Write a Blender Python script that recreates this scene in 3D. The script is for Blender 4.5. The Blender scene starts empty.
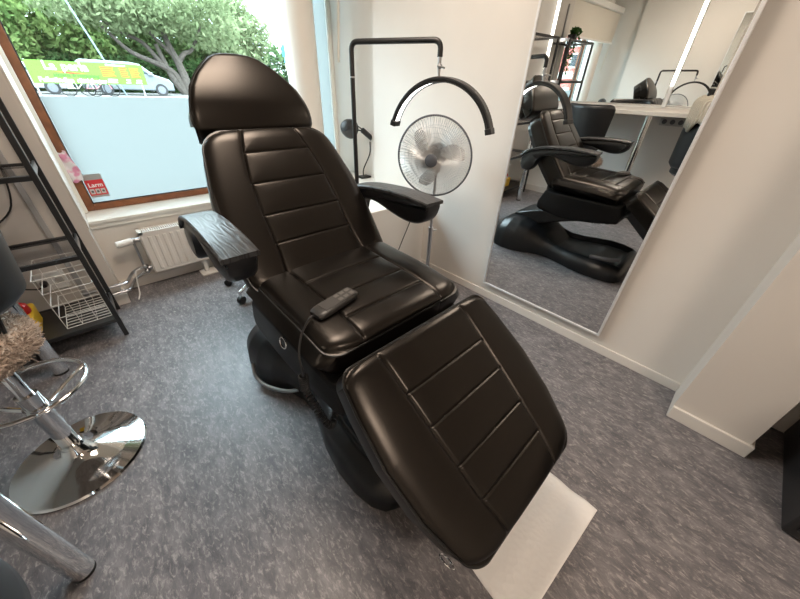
import bpy, math, random
import numpy as np
from mathutils import Vector, Matrix

random.seed(7)
rng = np.random.default_rng(7)
S = bpy.context.scene
COL = S.collection

# ------------------------------------------------------------------ camera
cam_d = bpy.data.cameras.new('camera')
cam = bpy.data.objects.new('camera', cam_d)
COL.objects.link(cam)
cam_d.sensor_fit = 'HORIZONTAL'
cam_d.sensor_width = 36.0
cam_d.lens = 36.0 * 313.085 / 800.0
cam_d.clip_start = 0.02
cam_d.clip_end = 400
_r = Vector((0.7297, -0.6830, 0.0325))
_yaw, _pit, _rol = math.radians(44.3224), math.radians(33.8129), math.radians(2.24386)
_f = Vector((math.sin(_yaw) * math.cos(_pit), math.cos(_yaw) * math.cos(_pit), -math.sin(_pit)))
_r = Vector((math.cos(_yaw), -math.sin(_yaw), 0))
_u = _r.cross(_f)
_r2 = _r * math.cos(_rol) + _u * math.sin(_rol)
_u2 = _u * math.cos(_rol) - _r * math.sin(_rol)
cam.matrix_world = Matrix(((_r2.x, _u2.x, -_f.x, 0), (_r2.y, _u2.y, -_f.y, 0), (_r2.z, _u2.z, -_f.z, 1.25), (0, 0, 0, 1)))
S.camera = cam

# ------------------------------------------------------------------ world, sun, exposure
S.view_settings.view_transform = 'Standard'
S.view_settings.look = 'None'
S.view_settings.gamma = 1
S.view_settings.use_curve_mapping = False
S.view_settings.exposure = 0.0
S.cycles.use_denoising = True
S.cycles.max_bounces = 14
S.cycles.glossy_bounces = 8
S.cycles.diffuse_bounces = 6
S.cycles.transparent_max_bounces = 24
S.cycles.sample_clamp_indirect = 6.0
S.cycles.caustics_reflective = False
S.cycles.caustics_refractive = False

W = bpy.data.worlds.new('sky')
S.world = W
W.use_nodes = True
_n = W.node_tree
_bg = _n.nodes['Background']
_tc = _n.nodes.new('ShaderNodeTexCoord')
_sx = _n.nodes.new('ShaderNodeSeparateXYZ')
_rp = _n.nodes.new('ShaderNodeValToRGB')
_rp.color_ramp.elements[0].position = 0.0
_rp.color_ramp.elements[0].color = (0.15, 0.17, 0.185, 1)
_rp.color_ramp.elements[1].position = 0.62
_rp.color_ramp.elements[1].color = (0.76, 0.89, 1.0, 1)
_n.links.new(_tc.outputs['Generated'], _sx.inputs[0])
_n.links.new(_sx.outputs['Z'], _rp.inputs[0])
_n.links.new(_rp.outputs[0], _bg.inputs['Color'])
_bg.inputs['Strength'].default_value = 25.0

sun_d = bpy.data.lights.new('sun', 'SUN')
sun_d.energy = 1.0
sun_d.angle = math.radians(12)
sun_d.color = (1, 0.95, 0.86)
sun = bpy.data.objects.new('sun', sun_d)
COL.objects.link(sun)
sun.rotation_euler = (math.radians(48), 0, math.radians(20))
sun.location = (0, -8, 12)

# daylight through the window pane and the added second pane (sampling portals in the window openings)
for _x0, _x1, _z0, _z1 in ((-0.05, 1.52, 0.55, 2.16), (1.59, 1.95, 0.58, 2.16)):
    _d = bpy.data.lights.new('window_daylight', 'AREA')
    _d.shape = 'RECTANGLE'
    _d.size = _x1 - _x0
    _d.size_y = _z1 - _z0
    _d.cycles.is_portal = True
    _o = bpy.data.objects.new('window_daylight', _d)
    COL.objects.link(_o)
    _o.location = ((_x0 + _x1) / 2, 3.06, (_z0 + _z1) / 2)
    _o.rotation_euler = (math.radians(-90), 0, 0)

WARM = (1.0, 0.835, 0.69)
CEILING_WATTS = (30.0, 30.0)

# ------------------------------------------------------------------ materials
MATS = {}
def nodes_of(m):
    return m.node_tree.nodes, m.node_tree.links
def mat(name, col, rough=0.5, metal=0.0, spec=0.5, emit=None, estr=0.0, coat=0.0, bump=None, noise=None, trans=0.0):
    if name in MATS:
        return MATS[name]
    m = bpy.data.materials.new(name)
    m.use_nodes = True
    N, L = nodes_of(m)
    b = N['Principled BSDF']
    b.inputs['Base Color'].default_value = (*col, 1)
    b.inputs['Roughness'].default_value = rough
    b.inputs['Metallic'].default_value = metal
    b.inputs['Specular IOR Level'].default_value = spec
    b.inputs['Coat Weight'].default_value = coat
    b.inputs['Transmission Weight'].default_value = trans
    if emit:
        b.inputs['Emission Color'].default_value = (*emit, 1)
        b.inputs['Emission Strength'].default_value = estr
    tc = None
    if bump or noise:
        tc = N.new('ShaderNodeTexCoord')
    if noise:                       # (scale, amount): slight mottling of the material's own colour
        t = N.new('ShaderNodeTexNoise')
        t.inputs['Scale'].default_value = noise[0]
        t.inputs['Detail'].default_value = 5
        L.new(tc.outputs['Object'], t.inputs['Vector'])
        r = N.new('ShaderNodeValToRGB')
        r.color_ramp.elements[0].position = 0.3
        r.color_ramp.elements[1].position = 0.7
        a = noise[1]
        r.color_ramp.elements[0].color = (*[c * (1 - a) for c in col], 1)
        r.color_ramp.elements[1].color = (*[min(1, c * (1 + a)) for c in col], 1)
        L.new(t.outputs['Fac'], r.inputs[0])
        L.new(r.outputs[0], b.inputs['Base Color'])
    if bump:                        # (scale, strength, distance)
        t = N.new('ShaderNodeTexNoise')
        t.inputs['Scale'].default_value = bump[0]
        t.inputs['Detail'].default_value = 4
        L.new(tc.outputs['Object'], t.inputs['Vector'])
        bp = N.new('ShaderNodeBump')
        bp.inputs['Strength'].default_value = bump[1]
        bp.inputs['Distance'].default_value = bump[2]
        L.new(t.outputs['Fac'], bp.inputs['Height'])
        L.new(bp.outputs[0], b.inputs['Normal'])
    MATS[name] = m
    return m

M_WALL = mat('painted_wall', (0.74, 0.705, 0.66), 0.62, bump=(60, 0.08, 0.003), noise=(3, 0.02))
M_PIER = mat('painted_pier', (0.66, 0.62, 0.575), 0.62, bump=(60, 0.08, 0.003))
M_CEIL = mat('ceiling_paint', (0.62, 0.53, 0.45), 0.8, noise=(2, 0.02))
M_TRIM = mat('white_trim_paint', (0.80, 0.78, 0.73), 0.4)
M_SKIRT = mat('skirting_paint', (0.74, 0.705, 0.66), 0.5)
M_WOODF = mat('brown_window_wood', (0.21, 0.075, 0.028), 0.45, noise=(18, 0.25))
M_BLACKSEAL = mat('black_rubber_seal', (0.015, 0.015, 0.016), 0.6)
M_LEATHER = mat('black_leather', (0.0045, 0.0038, 0.0033), 0.29, spec=0.36, bump=(420, 0.08, 0.0005))
M_LEATHER.node_tree.nodes['Principled BSDF'].inputs['Specular Tint'].default_value = (1.0, .90, .81, 1)
M_PIPING = mat('black_piping', (0.008, 0.008, 0.008), 0.35)
M_SHELL = mat('black_shell_plastic', (0.010, 0.011, 0.013), 0.33, spec=0.5)
M_CASING = mat('matte_black_vinyl', (0.006, 0.006, 0.0065), 0.5, spec=0.22)
M_BLACK = mat('black_powder_coat', (0.014, 0.014, 0.015), 0.42)
M_BLACKPL = mat('black_plastic', (0.016, 0.016, 0.017), 0.38)
M_CHROME = mat('chrome', (0.78, 0.79, 0.80), 0.07, metal=1.0)
M_STEEL = mat('grey_steel', (0.48, 0.49, 0.51), 0.28, metal=1.0)
M_ALU = mat('aluminium_frame', (0.80, 0.81, 0.82), 0.38, metal=0.35)
M_MIRROR = mat('mirror_silver', (0.90, 0.91, 0.90), 0.0, metal=1.0)
M_WHITE = mat('white_enamel', (0.82, 0.80, 0.76), 0.35)
M_WHITEPL = mat('white_plastic', (0.82, 0.82, 0.80), 0.4)
M_GREYPL = mat('grey_plastic', (0.12, 0.125, 0.14), 0.45)
M_REMOTE = mat('remote_plastic', (0.03, 0.029, 0.028), 0.38)
M_KEY = mat('remote_key', (0.13, 0.125, 0.12), 0.5)
M_DESK = mat('pale_desk_laminate', (0.66, 0.63, 0.58), 0.35)
M_RED = mat('red_plastic', (0.62, 0.02, 0.015), 0.35)
M_YEL = mat('yellow_plastic', (0.82, 0.50, 0.03), 0.4)
M_DARKSHELF = mat('dark_brown_shelf_board', (0.028, 0.024, 0.021), 0.45, noise=(14, 0.2))
M_BLIND = mat('cream_blind_fabric', (0.72, 0.68, 0.60), 0.8)
M_LED = mat('led_lit', (1, 1, 1), 0.4, emit=(1.0, 0.94, 0.85), estr=7.0)
M_LEDRING = mat('ring_led_lit', (1, 1, 1), 0.4, emit=(1.0, 0.97, 0.95), estr=5.0)
M_CEILLAMP = mat('ceiling_diffuser_lit', (1, 1, 1), 0.4, emit=WARM, estr=3.2)
M_COLUMN = mat('painted_column', (0.76, 0.72, 0.66), 0.6)
M_PAPER = mat('white_tissue_paper', (0.88, 0.865, 0.85), 0.85)
M_LEAF1 = None

def floor_material():
    m = bpy.data.materials.new('marbled_linoleum')
    m.use_nodes = True
    N, L = nodes_of(m)
    b = N['Principled BSDF']
    tc = N.new('ShaderNodeTexCoord')
    mp = N.new('ShaderNodeMapping')
    mp.inputs['Scale'].default_value = (1.0, 0.42, 1.0)
    mp.inputs['Rotation'].default_value = (0, 0, math.radians(7))
    L.new(tc.outputs['Object'], mp.inputs['Vector'])
    def noise(scale, det, rough, dist):
        t = N.new('ShaderNodeTexNoise')
        t.inputs['Scale'].default_value = scale
        t.inputs['Detail'].default_value = det
        t.inputs['Roughness'].default_value = rough
        t.inputs['Distortion'].default_value = dist
        L.new(mp.outputs[0], t.inputs['Vector'])
        return t
    def ramp(src, stops):
        r = N.new('ShaderNodeValToRGB')
        e = r.color_ramp.elements
        while len(e) > 1:
            e.remove(e[-1])
        e[0].position, e[0].color = stops[0][0], (*stops[0][1], 1)
        for p, c in stops[1:]:
            k = e.new(p)
            k.color = (*c, 1)
        L.new(src, r.inputs[0])
        return r
    n1 = noise(21, 9, 0.74, 0.5)
    base = ramp(n1.outputs['Fac'], [(0.35, (0.098, 0.095, 0.106)), (0.5, (0.158, 0.150, 0.160)), (0.65, (0.238, 0.226, 0.233))])
    n2 = noise(85, 8, 0.74, 0.6)
    fleck = ramp(n2.outputs['Fac'], [(0.51, (0, 0, 0)), (0.68, (1, 1, 1))])
    mx = N.new('ShaderNodeMix')
    mx.data_type = 'RGBA'
    L.new(fleck.outputs[0], mx.inputs[0])
    L.new(base.outputs[0], mx.inputs[6])
    mx.inputs[7].default_value = (0.42, 0.39, 0.375, 1)
    n3 = noise(52, 6, 0.7, 0.8)
    dark = ramp(n3.outputs['Fac'], [(0.28, (1, 1, 1)), (0.40, (0, 0, 0))])
    mx2 = N.new('ShaderNodeMix')
    mx2.data_type = 'RGBA'
    L.new(dark.outputs[0], mx2.inputs[0])
    L.new(mx.outputs[2], mx2.inputs[6])
    mx2.inputs[7].default_value = (0.115, 0.110, 0.124, 1)
    L.new(mx2.outputs[2], b.inputs['Base Color'])
    b.inputs['Roughness'].default_value = 0.42
    b.inputs['Specular IOR Level'].default_value = 0.45
    bp = N.new('ShaderNodeBump')
    bp.inputs['Strength'].default_value = 0.06
    bp.inputs['Distance'].default_value = 0.002
    L.new(n2.outputs['Fac'], bp.inputs['Height'])
    L.new(bp.outputs[0], b.inputs['Normal'])
    return m
M_FLOOR = floor_material()

def wood_top_material():
    m = bpy.data.materials.new('black_stained_oak')
    m.use_nodes = True
    N, L = nodes_of(m)
    b = N['Principled BSDF']
    tc = N.new('ShaderNodeTexCoord')
    mp = N.new('ShaderNodeMapping')
    mp.inputs['Scale'].default_value = (26, 4.0, 4.0)
    L.new(tc.outputs['Object'], mp.inputs['Vector'])
    n = N.new('ShaderNodeTexNoise')
    n.inputs['Scale'].default_value = 1.0
    n.inputs['Detail'].default_value = 1.5
    L.new(mp.outputs[0], n.inputs['Vector'])
    mul = N.new('ShaderNodeMath')
    mul.operation = 'MULTIPLY'
    mul.inputs[1].default_value = 62
    L.new(n.outputs['Fac'], mul.inputs[0])
    sn = N.new('ShaderNodeMath')
    sn.operation = 'SINE'
    L.new(mul.outputs[0], sn.inputs[0])
    r = N.new('ShaderNodeValToRGB')
    r.color_ramp.elements[0].position = 0.25
    r.color_ramp.elements[0].color = (0.045, 0.047, 0.05, 1)
    r.color_ramp.elements[1].position = 0.8
    r.color_ramp.elements[1].color = (0.016, 0.016, 0.017, 1)
    L.new(sn.outputs[0], r.inputs[0])
    L.new(r.outputs[0], b.inputs['Base Color'])
    b.inputs['Roughness'].default_value = 0.38
    bp = N.new('ShaderNodeBump')
    bp.inputs['Strength'].default_value = 0.25
    bp.inputs['Distance'].default_value = 0.001
    bp.invert = True
    L.new(sn.outputs[0], bp.inputs['Height'])
    L.new(bp.outputs[0], b.inputs['Normal'])
    return m
M_OAK = wood_top_material()

def glass_material(name, tint=(1, 1, 1), ior=1.45):
    m = bpy.data.materials.new(name)
    m.use_nodes = True
    N, L = nodes_of(m)
    N.remove(N['Principled BSDF'])
    t = N.new('ShaderNodeBsdfTransparent')
    t.inputs['Color'].default_value = (*tint, 1)
    g = N.new('ShaderNodeBsdfGlossy')
    g.inputs['Roughness'].default_value = 0.02
    x = N.new('ShaderNodeMixShader')
    fr = N.new('ShaderNodeFresnel')
    fr.inputs['IOR'].default_value = ior
    ge = N.new('ShaderNodeNewGeometry')
    iv = N.new('ShaderNodeMath')
    iv.operation = 'SUBTRACT'
    iv.inputs[0].default_value = 1
    L.new(ge.outputs['Backfacing'], iv.inputs[1])
    ml = N.new('ShaderNodeMath')
    ml.operation = 'MULTIPLY'
    L.new(fr.outputs[0], ml.inputs[0])
    L.new(iv.outputs[0], ml.inputs[1])
    L.new(ml.outputs[0], x.inputs[0])
    L.new(t.outputs[0], x.inputs[1])
    L.new(g.outputs[0], x.inputs[2])
    L.new(x.outputs[0], N['Material Output'].inputs[0])
    return m
M_GLASS = glass_material('window_glass', (0.86, 0.90, 0.89))
M_SMOKE = glass_material('smoked_shelf_glass', (0.86, 0.86, 0.87), 1.2)

def clear_plastic(name, col, clear):
    m = bpy.data.materials.new(name)
    m.use_nodes = True
    N, L = nodes_of(m)
    b = N['Principled BSDF']
    b.inputs['Base Color'].default_value = (*col, 1)
    b.inputs['Roughness'].default_value = .25
    t = N.new('ShaderNodeBsdfTransparent')
    x = N.new('ShaderNodeMixShader')
    x.inputs[0].default_value = clear
    L.new(b.outputs[0], x.inputs[1])
    L.new(t.outputs[0], x.inputs[2])
    L.new(x.outputs[0], N['Material Output'].inputs[0])
    return m

def film_material():
    m = bpy.data.materials.new('frosted_film')
    m.use_nodes = True
    N, L = nodes_of(m)
    N.remove(N['Principled BSDF'])
    t = N.new('ShaderNodeBsdfTranslucent')
    t.inputs['Color'].default_value = (0.138, 0.153, 0.150, 1)
    d = N.new('ShaderNodeBsdfDiffuse')
    d.inputs['Color'].default_value = (0.80, 0.83, 0.84, 1)
    x = N.new('ShaderNodeMixShader')
    x.inputs[0].default_value = 0.12
    L.new(t.outputs[0], x.inputs[1])
    L.new(d.outputs[0], x.inputs[2])
    L.new(x.outputs[0], N['Material Output'].inputs[0])
    return m
M_FILM = film_material()

def leaf_material(name, a, b_):
    m = bpy.data.materials.new(name)
    m.use_nodes = True
    N, L = nodes_of(m)
    N.remove(N['Principled BSDF'])
    tc = N.new('ShaderNodeTexCoord')
    n = N.new('ShaderNodeTexNoise')
    n.inputs['Scale'].default_value = 1.3
    n.inputs['Detail'].default_value = 6
    L.new(tc.outputs['Object'], n.inputs['Vector'])
    r = N.new('ShaderNodeValToRGB')
    r.color_ramp.elements[0].position = 0.35
    r.color_ramp.elements[0].color = (*a, 1)
    r.color_ramp.elements[1].position = 0.65
    r.color_ramp.elements[1].color = (*b_, 1)
    L.new(n.outputs['Fac'], r.inputs[0])
    d = N.new('ShaderNodeBsdfDiffuse')
    t = N.new('ShaderNodeBsdfTranslucent')
    x = N.new('ShaderNodeMixShader')
    x.inputs[0].default_value = 0.4
    L.new(r.outputs[0], d.inputs['Color'])
    L.new(r.outputs[0], t.inputs['Color'])
    L.new(d.outputs[0], x.inputs[1])
    L.new(t.outputs[0], x.inputs[2])
    L.new(x.outputs[0], N['Material Output'].inputs[0])
    return m

# ------------------------------------------------------------------ mesh helpers
class MB:
    def __init__(s):
        s.v, s.f, s.mi = [], [], []
    def add(s, vs, fs, mi=0):
        o = len(s.v)
        s.v += [tuple(map(float, p)) for p in vs]
        s.f += [tuple(i + o for i in f) for f in fs]
        s.mi += [mi] * len(fs)
        return s
    def box(s, x0, x1, y0, y1, z0, z1, mi=0, M=None):
        vs = [Vector((x, y, z)) for z in (z0, z1) for y in (y0, y1) for x in (x0, x1)]
        if M is not None:
            vs = [M @ p for p in vs]
        return s.add(vs, [(0, 2, 3, 1), (4, 5, 7, 6), (0, 1, 5, 4), (2, 6, 7, 3), (0, 4, 6, 2), (1, 3, 7, 5)], mi)
    def loft(s, rings, closed_u=True, cap=True, mi=0):
        n = len(rings[0])
        vs = [p for r in rings for p in r]
        fs = []
        for i in range(len(rings) - 1):
            for j in range(n if closed_u else n - 1):
                k = (j + 1) % n
                fs.append((i * n + j, i * n + k, (i + 1) * n + k, (i + 1) * n + j))
        if cap:
            fs.append(tuple(range(n))[::-1])
            fs.append(tuple((len(rings) - 1) * n + j for j in range(n)))
        return s.add(vs, fs, mi)
    def tube(s, pts, r, seg=8, closed=False, mi=0, cap=True):
        P = [Vector(p) for p in pts]
        n = len(P)
        rings = []
        prev = None
        for i in range(n):
            if closed:
                t = P[(i + 1) % n] - P[i - 1]
            else:
                t = P[min(i + 1, n - 1)] - P[max(i - 1, 0)]
            if t.length < 1e-9:
                t = Vector((0, 0, 1))
            t.normalize()
            if prev is None:
                a = Vector((0, 0, 1)) if abs(t.z) < 0.9 else Vector((1, 0, 0))
                u = t.cross(a).normalized()
            else:
                u = prev - t * prev.dot(t)
                if u.length < 1e-6:
                    u = t.orthogonal()
                u.normalize()
            prev = u
            w = t.cross(u)
            rr = r[i] if isinstance(r, (list, tuple)) else r
            rings.append([P[i] + u * (rr * math.cos(2 * math.pi * k / seg)) + w * (rr * math.sin(2 * math.pi * k / seg)) for k in range(seg)])
        if closed:
            rings.append(rings[0])
            return s.loft(rings, cap=False, mi=mi)
        return s.loft(rings, cap=cap, mi=mi)
    def lathe(s, prof, c=(0, 0, 0), seg=48, M=None, mi=0, cap=True):
        rings = []
        for r, z in prof:
            ring = []
            for k in range(seg):
                a = 2 * math.pi * k / seg
                p = Vector((r * math.cos(a), r * math.sin(a), z))
                if M is not None:
                    p = M @ p
                ring.append(p + Vector(c))
            rings.append(ring)
        return s.loft(rings, cap=cap, mi=mi)
    def prism(s, poly, x0, x1, axis='x', mi=0):
        # poly of (a, b); extruded along axis: x -> (x, a, b); y -> (a, y, b); z -> (a, b, z)
        def P(t, a, b):
            return {'x': (t, a, b), 'y': (a, t, b), 'z': (a, b, t)}[axis]
        return s.loft([[P(x0, a, b) for a, b in poly], [P(x1, a, b) for a, b in poly]], mi=mi)
    def ball(s, c, rx, ry=None, rz=None, seg=20, rows=12, M=None, mi=0):
        ry = ry or rx
        rz = rz or rx
        rings = []
        for i in range(rows + 1):
            t = math.pi * (i / rows) - math.pi / 2
            t = max(-math.pi / 2 + 0.02, min(math.pi / 2 - 0.02, t))
            ring = []
            for k in range(seg):
                a = 2 * math.pi * k / seg
                p = Vector((rx * math.cos(t) * math.cos(a), ry * math.cos(t) * math.sin(a), rz * math.sin(t)))
                if M is not None:
                    p = M @ p
                ring.append(p + Vector(c))
            rings.append(ring)
        return s.loft(rings, mi=mi)

def world_origin(o):
    p = Vector((0, 0, 0))
    while o is not None:
        p += o.location
        o = o.parent
    return p

def obj(name, mb, m, parent=None, smooth=35, bevel=0.0, bseg=2, subsurf=0, loc=None):
    me = bpy.data.meshes.new(name)
    o = bpy.data.objects.new(name, me)
    COL.objects.link(o)
    if parent is not None:
        o.parent = parent
    elif loc is not None:
        o.location = loc
    w = world_origin(o)
    me.from_pydata([(x - w.x, y - w.y, z - w.z) for x, y, z in mb.v], [], mb.f)
    for k in (m if isinstance(m, (list, tuple)) else [m]):
        me.materials.append(k)
    if any(mb.mi):
        me.polygons.foreach_set('material_index', mb.mi)
    import bmesh
    bm = bmesh.new()
    bm.from_mesh(me)
    bmesh.ops.recalc_face_normals(bm, faces=bm.faces)
    bm.to_mesh(me)
    bm.free()
    if smooth:
        me.polygons.foreach_set('use_smooth', [True] * len(me.polygons))
        me.set_sharp_from_angle(angle=math.radians(smooth))
    if bevel:
        b = o.modifiers.new('bevel', 'BEVEL')
        b.width = bevel
        b.segments = bseg
        b.limit_method = 'ANGLE'
        b.angle_limit = math.radians(40)
        b.harden_normals = False
    if subsurf:
        b = o.modifiers.new('subsurf', 'SUBSURF')
        b.levels = b.render_levels = subsurf
    me.update()
    return o

def tag(o, label, cat, group=None, kind=None):
    o['label'] = label
    o['category'] = cat
    if group:
        o['group'] = group
    if kind:
        o['kind'] = kind
    return o
def thing(name, loc, label, cat, group=None):
    o = bpy.data.objects.new(name, None)
    o.empty_display_size = 0.05
    COL.objects.link(o)
    o.location = loc
    return tag(o, label, cat, group)
def struct(name, mb, m, parent=None, **k):
    o = obj(name, mb, m, parent, **k)
    if parent is None:
        o['kind'] = 'structure'
    return o

def smooth_path(pts, n):
    """Catmull-Rom through the points, n samples per span."""
    P = [Vector(p) for p in pts]
    P = [P[0] * 2 - P[1]] + P + [P[-1] * 2 - P[-2]]
    out = []
    for i in range(1, len(P) - 2):
        for k in range(n):
            t = k / n
            a, b, c, d = P[i - 1], P[i], P[i + 1], P[i + 2]
            out.append(0.5 * ((2 * b) + (c - a) * t + (2 * a - 5 * b + 4 * c - d) * t * t + (3 * b - a - 3 * c + d) * t ** 3))
    out.append(P[-2])
    return out
def fillet_path(pts, r, n=6):
    P = [Vector(p) for p in pts]
    out = [P[0]]
    for i in range(1, len(P) - 1):
        a = (P[i - 1] - P[i]).normalized()
        b = (P[i + 1] - P[i]).normalized()
        p0, p1 = P[i] + a * r, P[i] + b * r
        for k in range(n + 1):
            t = k / n
            out.append(p0 * (1 - t) ** 2 + P[i] * 2 * t * (1 - t) + p1 * t * t)
    out.append(P[-1])
    return out
def text_mesh(s, size, M, depth=0.0, align='LEFT', bold=0.025):
    cu = bpy.data.curves.new('t', 'FONT')
    cu.body = s
    cu.size = size
    cu.align_x = align
    cu.extrude = depth
    cu.resolution_u = 3
    cu.offset = size * bold
    o = bpy.data.objects.new('t', cu)
    COL.objects.link(o)
    dg = bpy.context.evaluated_depsgraph_get()
    me = bpy.data.meshes.new_from_object(o.evaluated_get(dg))
    vs = [M @ v.co for v in me.vertices]
    fs = [tuple(p.vertices) for p in me.polygons]
    bpy.data.objects.remove(o)
    bpy.data.curves.remove(cu)
    bpy.data.meshes.remove(me)
    return vs, fs

# ------------------------------------------------------------------ room shell
XR, XL, YW = 1.816, -1.02, 2.70
struct('floor', MB().box(-1.2, 2.5, -2.7, 3.05, -0.12, 0), M_FLOOR, smooth=0)
struct('ceiling', MB().box(-1.2, 2.5, -2.7, 3.05, 2.6, 2.7), M_CEIL, smooth=0)
struct('wall_left', MB().box(XL - 0.12, XL, -2.6, 2.5, 0, 2.6), mat('white_painted_wall', (.86, .84, .80), .6), smooth=0)
struct('wall_back', MB().box(-1.14, 2.4, -2.7, -2.6, 0, 2.6), M_WALL, smooth=0)
struct('wall_right', MB().box(XR, XR + 0.5, -0.213, 2.24, 0, 2.6), M_WALL, smooth=0)
struct('wall_recess', MB().box(1.92, 2.3, 2.24, 3.02, 0, 2.6), M_WALL, smooth=0)
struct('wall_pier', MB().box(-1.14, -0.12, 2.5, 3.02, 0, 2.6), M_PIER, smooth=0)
struct('wall_window', MB().box(-0.12, 1.92, YW, 3.02, 0, 0.484).box(-0.12, 1.92, 2.80, 3.02, 2.20, 2.6), M_WALL, smooth=0)
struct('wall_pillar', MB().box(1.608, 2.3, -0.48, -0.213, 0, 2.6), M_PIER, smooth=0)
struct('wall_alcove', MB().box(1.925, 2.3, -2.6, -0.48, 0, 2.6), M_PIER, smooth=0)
struct('trim_door', MB().box(1.895, 1.925, -0.66, -0.565, 0, 2.1).box(1.905, 1.925, -0.565, -0.54, 0, 2.1), M_SKIRT, bevel=0.004)
struct('baseboard_right', MB().box(XR - 0.010, XR, -0.213, 1.62, 0, 0.055), M_SKIRT, bevel=0.003)
struct('baseboard_pillar', MB().box(1.594, 1.608, -0.494, -0.213, 0, 0.068).box(1.608, 1.92, -0.494, -0.48, 0, 0.068), M_SKIRT, bevel=0.003)
struct('baseboard_window', MB().box(-0.12, 1.2, YW - 0.014, YW, 0, 0.075), M_SKIRT, bevel=0.003)
struct('baseboard_pier', MB().box(XL, -0.105, 2.485, 2.5, 0, 0.075).box(-0.12, -0.105, 2.5, YW, 0, 0.075), M_SKIRT, bevel=0.003)
struct('baseboard_left', MB().box(XL, XL + 0.014, -2.6, 2.485, 0, 0.075), M_SKIRT, bevel=0.003)
# round column in front of the window
struct('trim_column', MB().lathe([(0.118, 0.56), (0.118, 2.6)], (1.515, 2.735, 0), 64), M_COLUMN)
# boxed ledge in the corner
struct('trim_ledge', MB().box(1.2, XR - 0.001, 1.62, 2.90, 0, 0.56).box(XR - 0.001, 1.919, 2.241, 2.90, 0, 0.56), M_WHITE, bevel=0.004)
# sill
struct('trim_sill', MB().box(-0.118, 1.199, 2.675, 2.95, 0.485, 0.505).box(-0.118, 1.199, 2.688, 2.6995, 0.452, 0.485), M_TRIM, bevel=0.003)
# pale casing strip beside the frame
struct('trim_casing', MB().box(-0.1195, -0.094, 2.88, 2.95, 0.506, 2.20).box(-0.1195, -0.112, 2.5, 2.88, 0.51, 2.6), M_TRIM, bevel=0.002)

# windows
w1 = bpy.data.objects.new('window_1', None)
COL.objects.link(w1)
w1.location = (0.73, 2.94, 0.5)
w1['kind'] = 'structure'
def frame_mb(x0, x1, z0, z1, t, y0, y1):
    return MB().box(x0, x0 + t, y0, y1, z0, z1).box(x1 - t, x1, y0, y1, z0, z1).box(x0 + t, x1 - t, y0, y1, z0, z0 + t).box(x0 + t, x1 - t, y0, y1, z1 - t, z1)
obj('window_frame', frame_mb(-0.094, 1.56, 0.506, 2.20, 0.041, 2.915, 2.98), M_WOODF, w1, bevel=0.003)
obj('rubber_seal', frame_mb(-0.053, 1.519, 0.547, 2.159, 0.006, 2.928, 2.95), M_BLACKSEAL, w1)
obj('pane', MB().box(-0.048, 1.514, 2.938, 2.942, 0.552, 2.154), M_GLASS, w1, smooth=0)
obj('frosted_film', MB().add([(-0.046, 2.9365, 0.554), (1.512, 2.9365, 0.554), (1.512, 2.9365, 1.153), (-0.046, 2.9365, 1.153)], [(0, 1, 2, 3)]), M_FILM, w1, smooth=0)
w2 = bpy.data.objects.new('window_standin', None)  # added pane: its bright film stands in for daylit wall beside the column
COL.objects.link(w2)
w2.location = (1.77, 2.94, 0.56)
w2['kind'] = 'structure'
obj('window_frame', frame_mb(1.56, 1.919, 0.561, 2.20, 0.034, 2.915, 2.98), M_TRIM, w2, bevel=0.003)
obj('pane', MB().box(1.594, 1.885, 2.938, 2.942, 0.595, 2.166), M_GLASS, w2, smooth=0)
obj('frosted_film', MB().add([(1.595, 2.9365, 0.596), (1.884, 2.9365, 0.596), (1.884, 2.9365, 2.165), (1.595, 2.9365, 2.165)], [(0, 1, 2, 3)]), M_FILM, w2, smooth=0)

# roller blind with its pull rod
bl = thing('roller_blind', (0.9, 2.57, 2.20), 'cream roller blind pulled partly down at the top of the window', 'blind')
obj('cassette', MB().box(-0.10, 1.81, 2.53, 2.61, 2.20, 2.27), M_WHITEPL, bl, bevel=0.008)
obj('fabric', MB().box(-0.08, 1.78, 2.575, 2.577, 1.835, 2.22), M_BLIND, bl)
obj('bottom_bar', MB().box(-0.08, 1.78, 2.568, 2.584, 1.81, 1.837), M_WHITEPL, bl, bevel=0.004)
obj('pull_rod', MB().tube([(1.80, 2.57, 2.22), (1.772, 2.62, 1.415)], 0.011, 10), mat('cream_rod', (.74, .70, .62), .45), bl)

# ceiling luminaires (out of frame; they light the room)
for (lx, ly), watts in zip(((0.70, 1.15), (0.20, -1.30)), CEILING_WATTS):
    cl = thing('ceiling_light', (lx, ly, 2.6), 'square warm white ceiling light ' + ('above the treatment chair' if ly > 0 else 'above the rear of the room'), 'ceiling light')
    obj('housing', frame_mb(lx - 0.31, lx + 0.31, ly - 0.31, ly + 0.31, 0.02, 2.57, 2.6) if False else MB().box(lx - 0.31, lx + 0.31, ly - 0.31, ly + 0.31, 2.575, 2.599), M_WHITEPL, cl, bevel=0.004)
    obj('diffuser', MB().box(lx - 0.29, lx + 0.29, ly - 0.29, ly + 0.29, 2.568, 2.5745), M_CEILLAMP, cl, smooth=0)
    ld = bpy.data.lights.new('ceiling_lamp', 'AREA')
    ld.shape = 'SQUARE'
    ld.size = 0.58
    ld.energy = watts
    ld.color = WARM
    lo = bpy.data.objects.new('ceiling_lamp', ld)
    COL.objects.link(lo)
    lo.parent = cl
    lo.location = (0, 0, -0.036)

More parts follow.
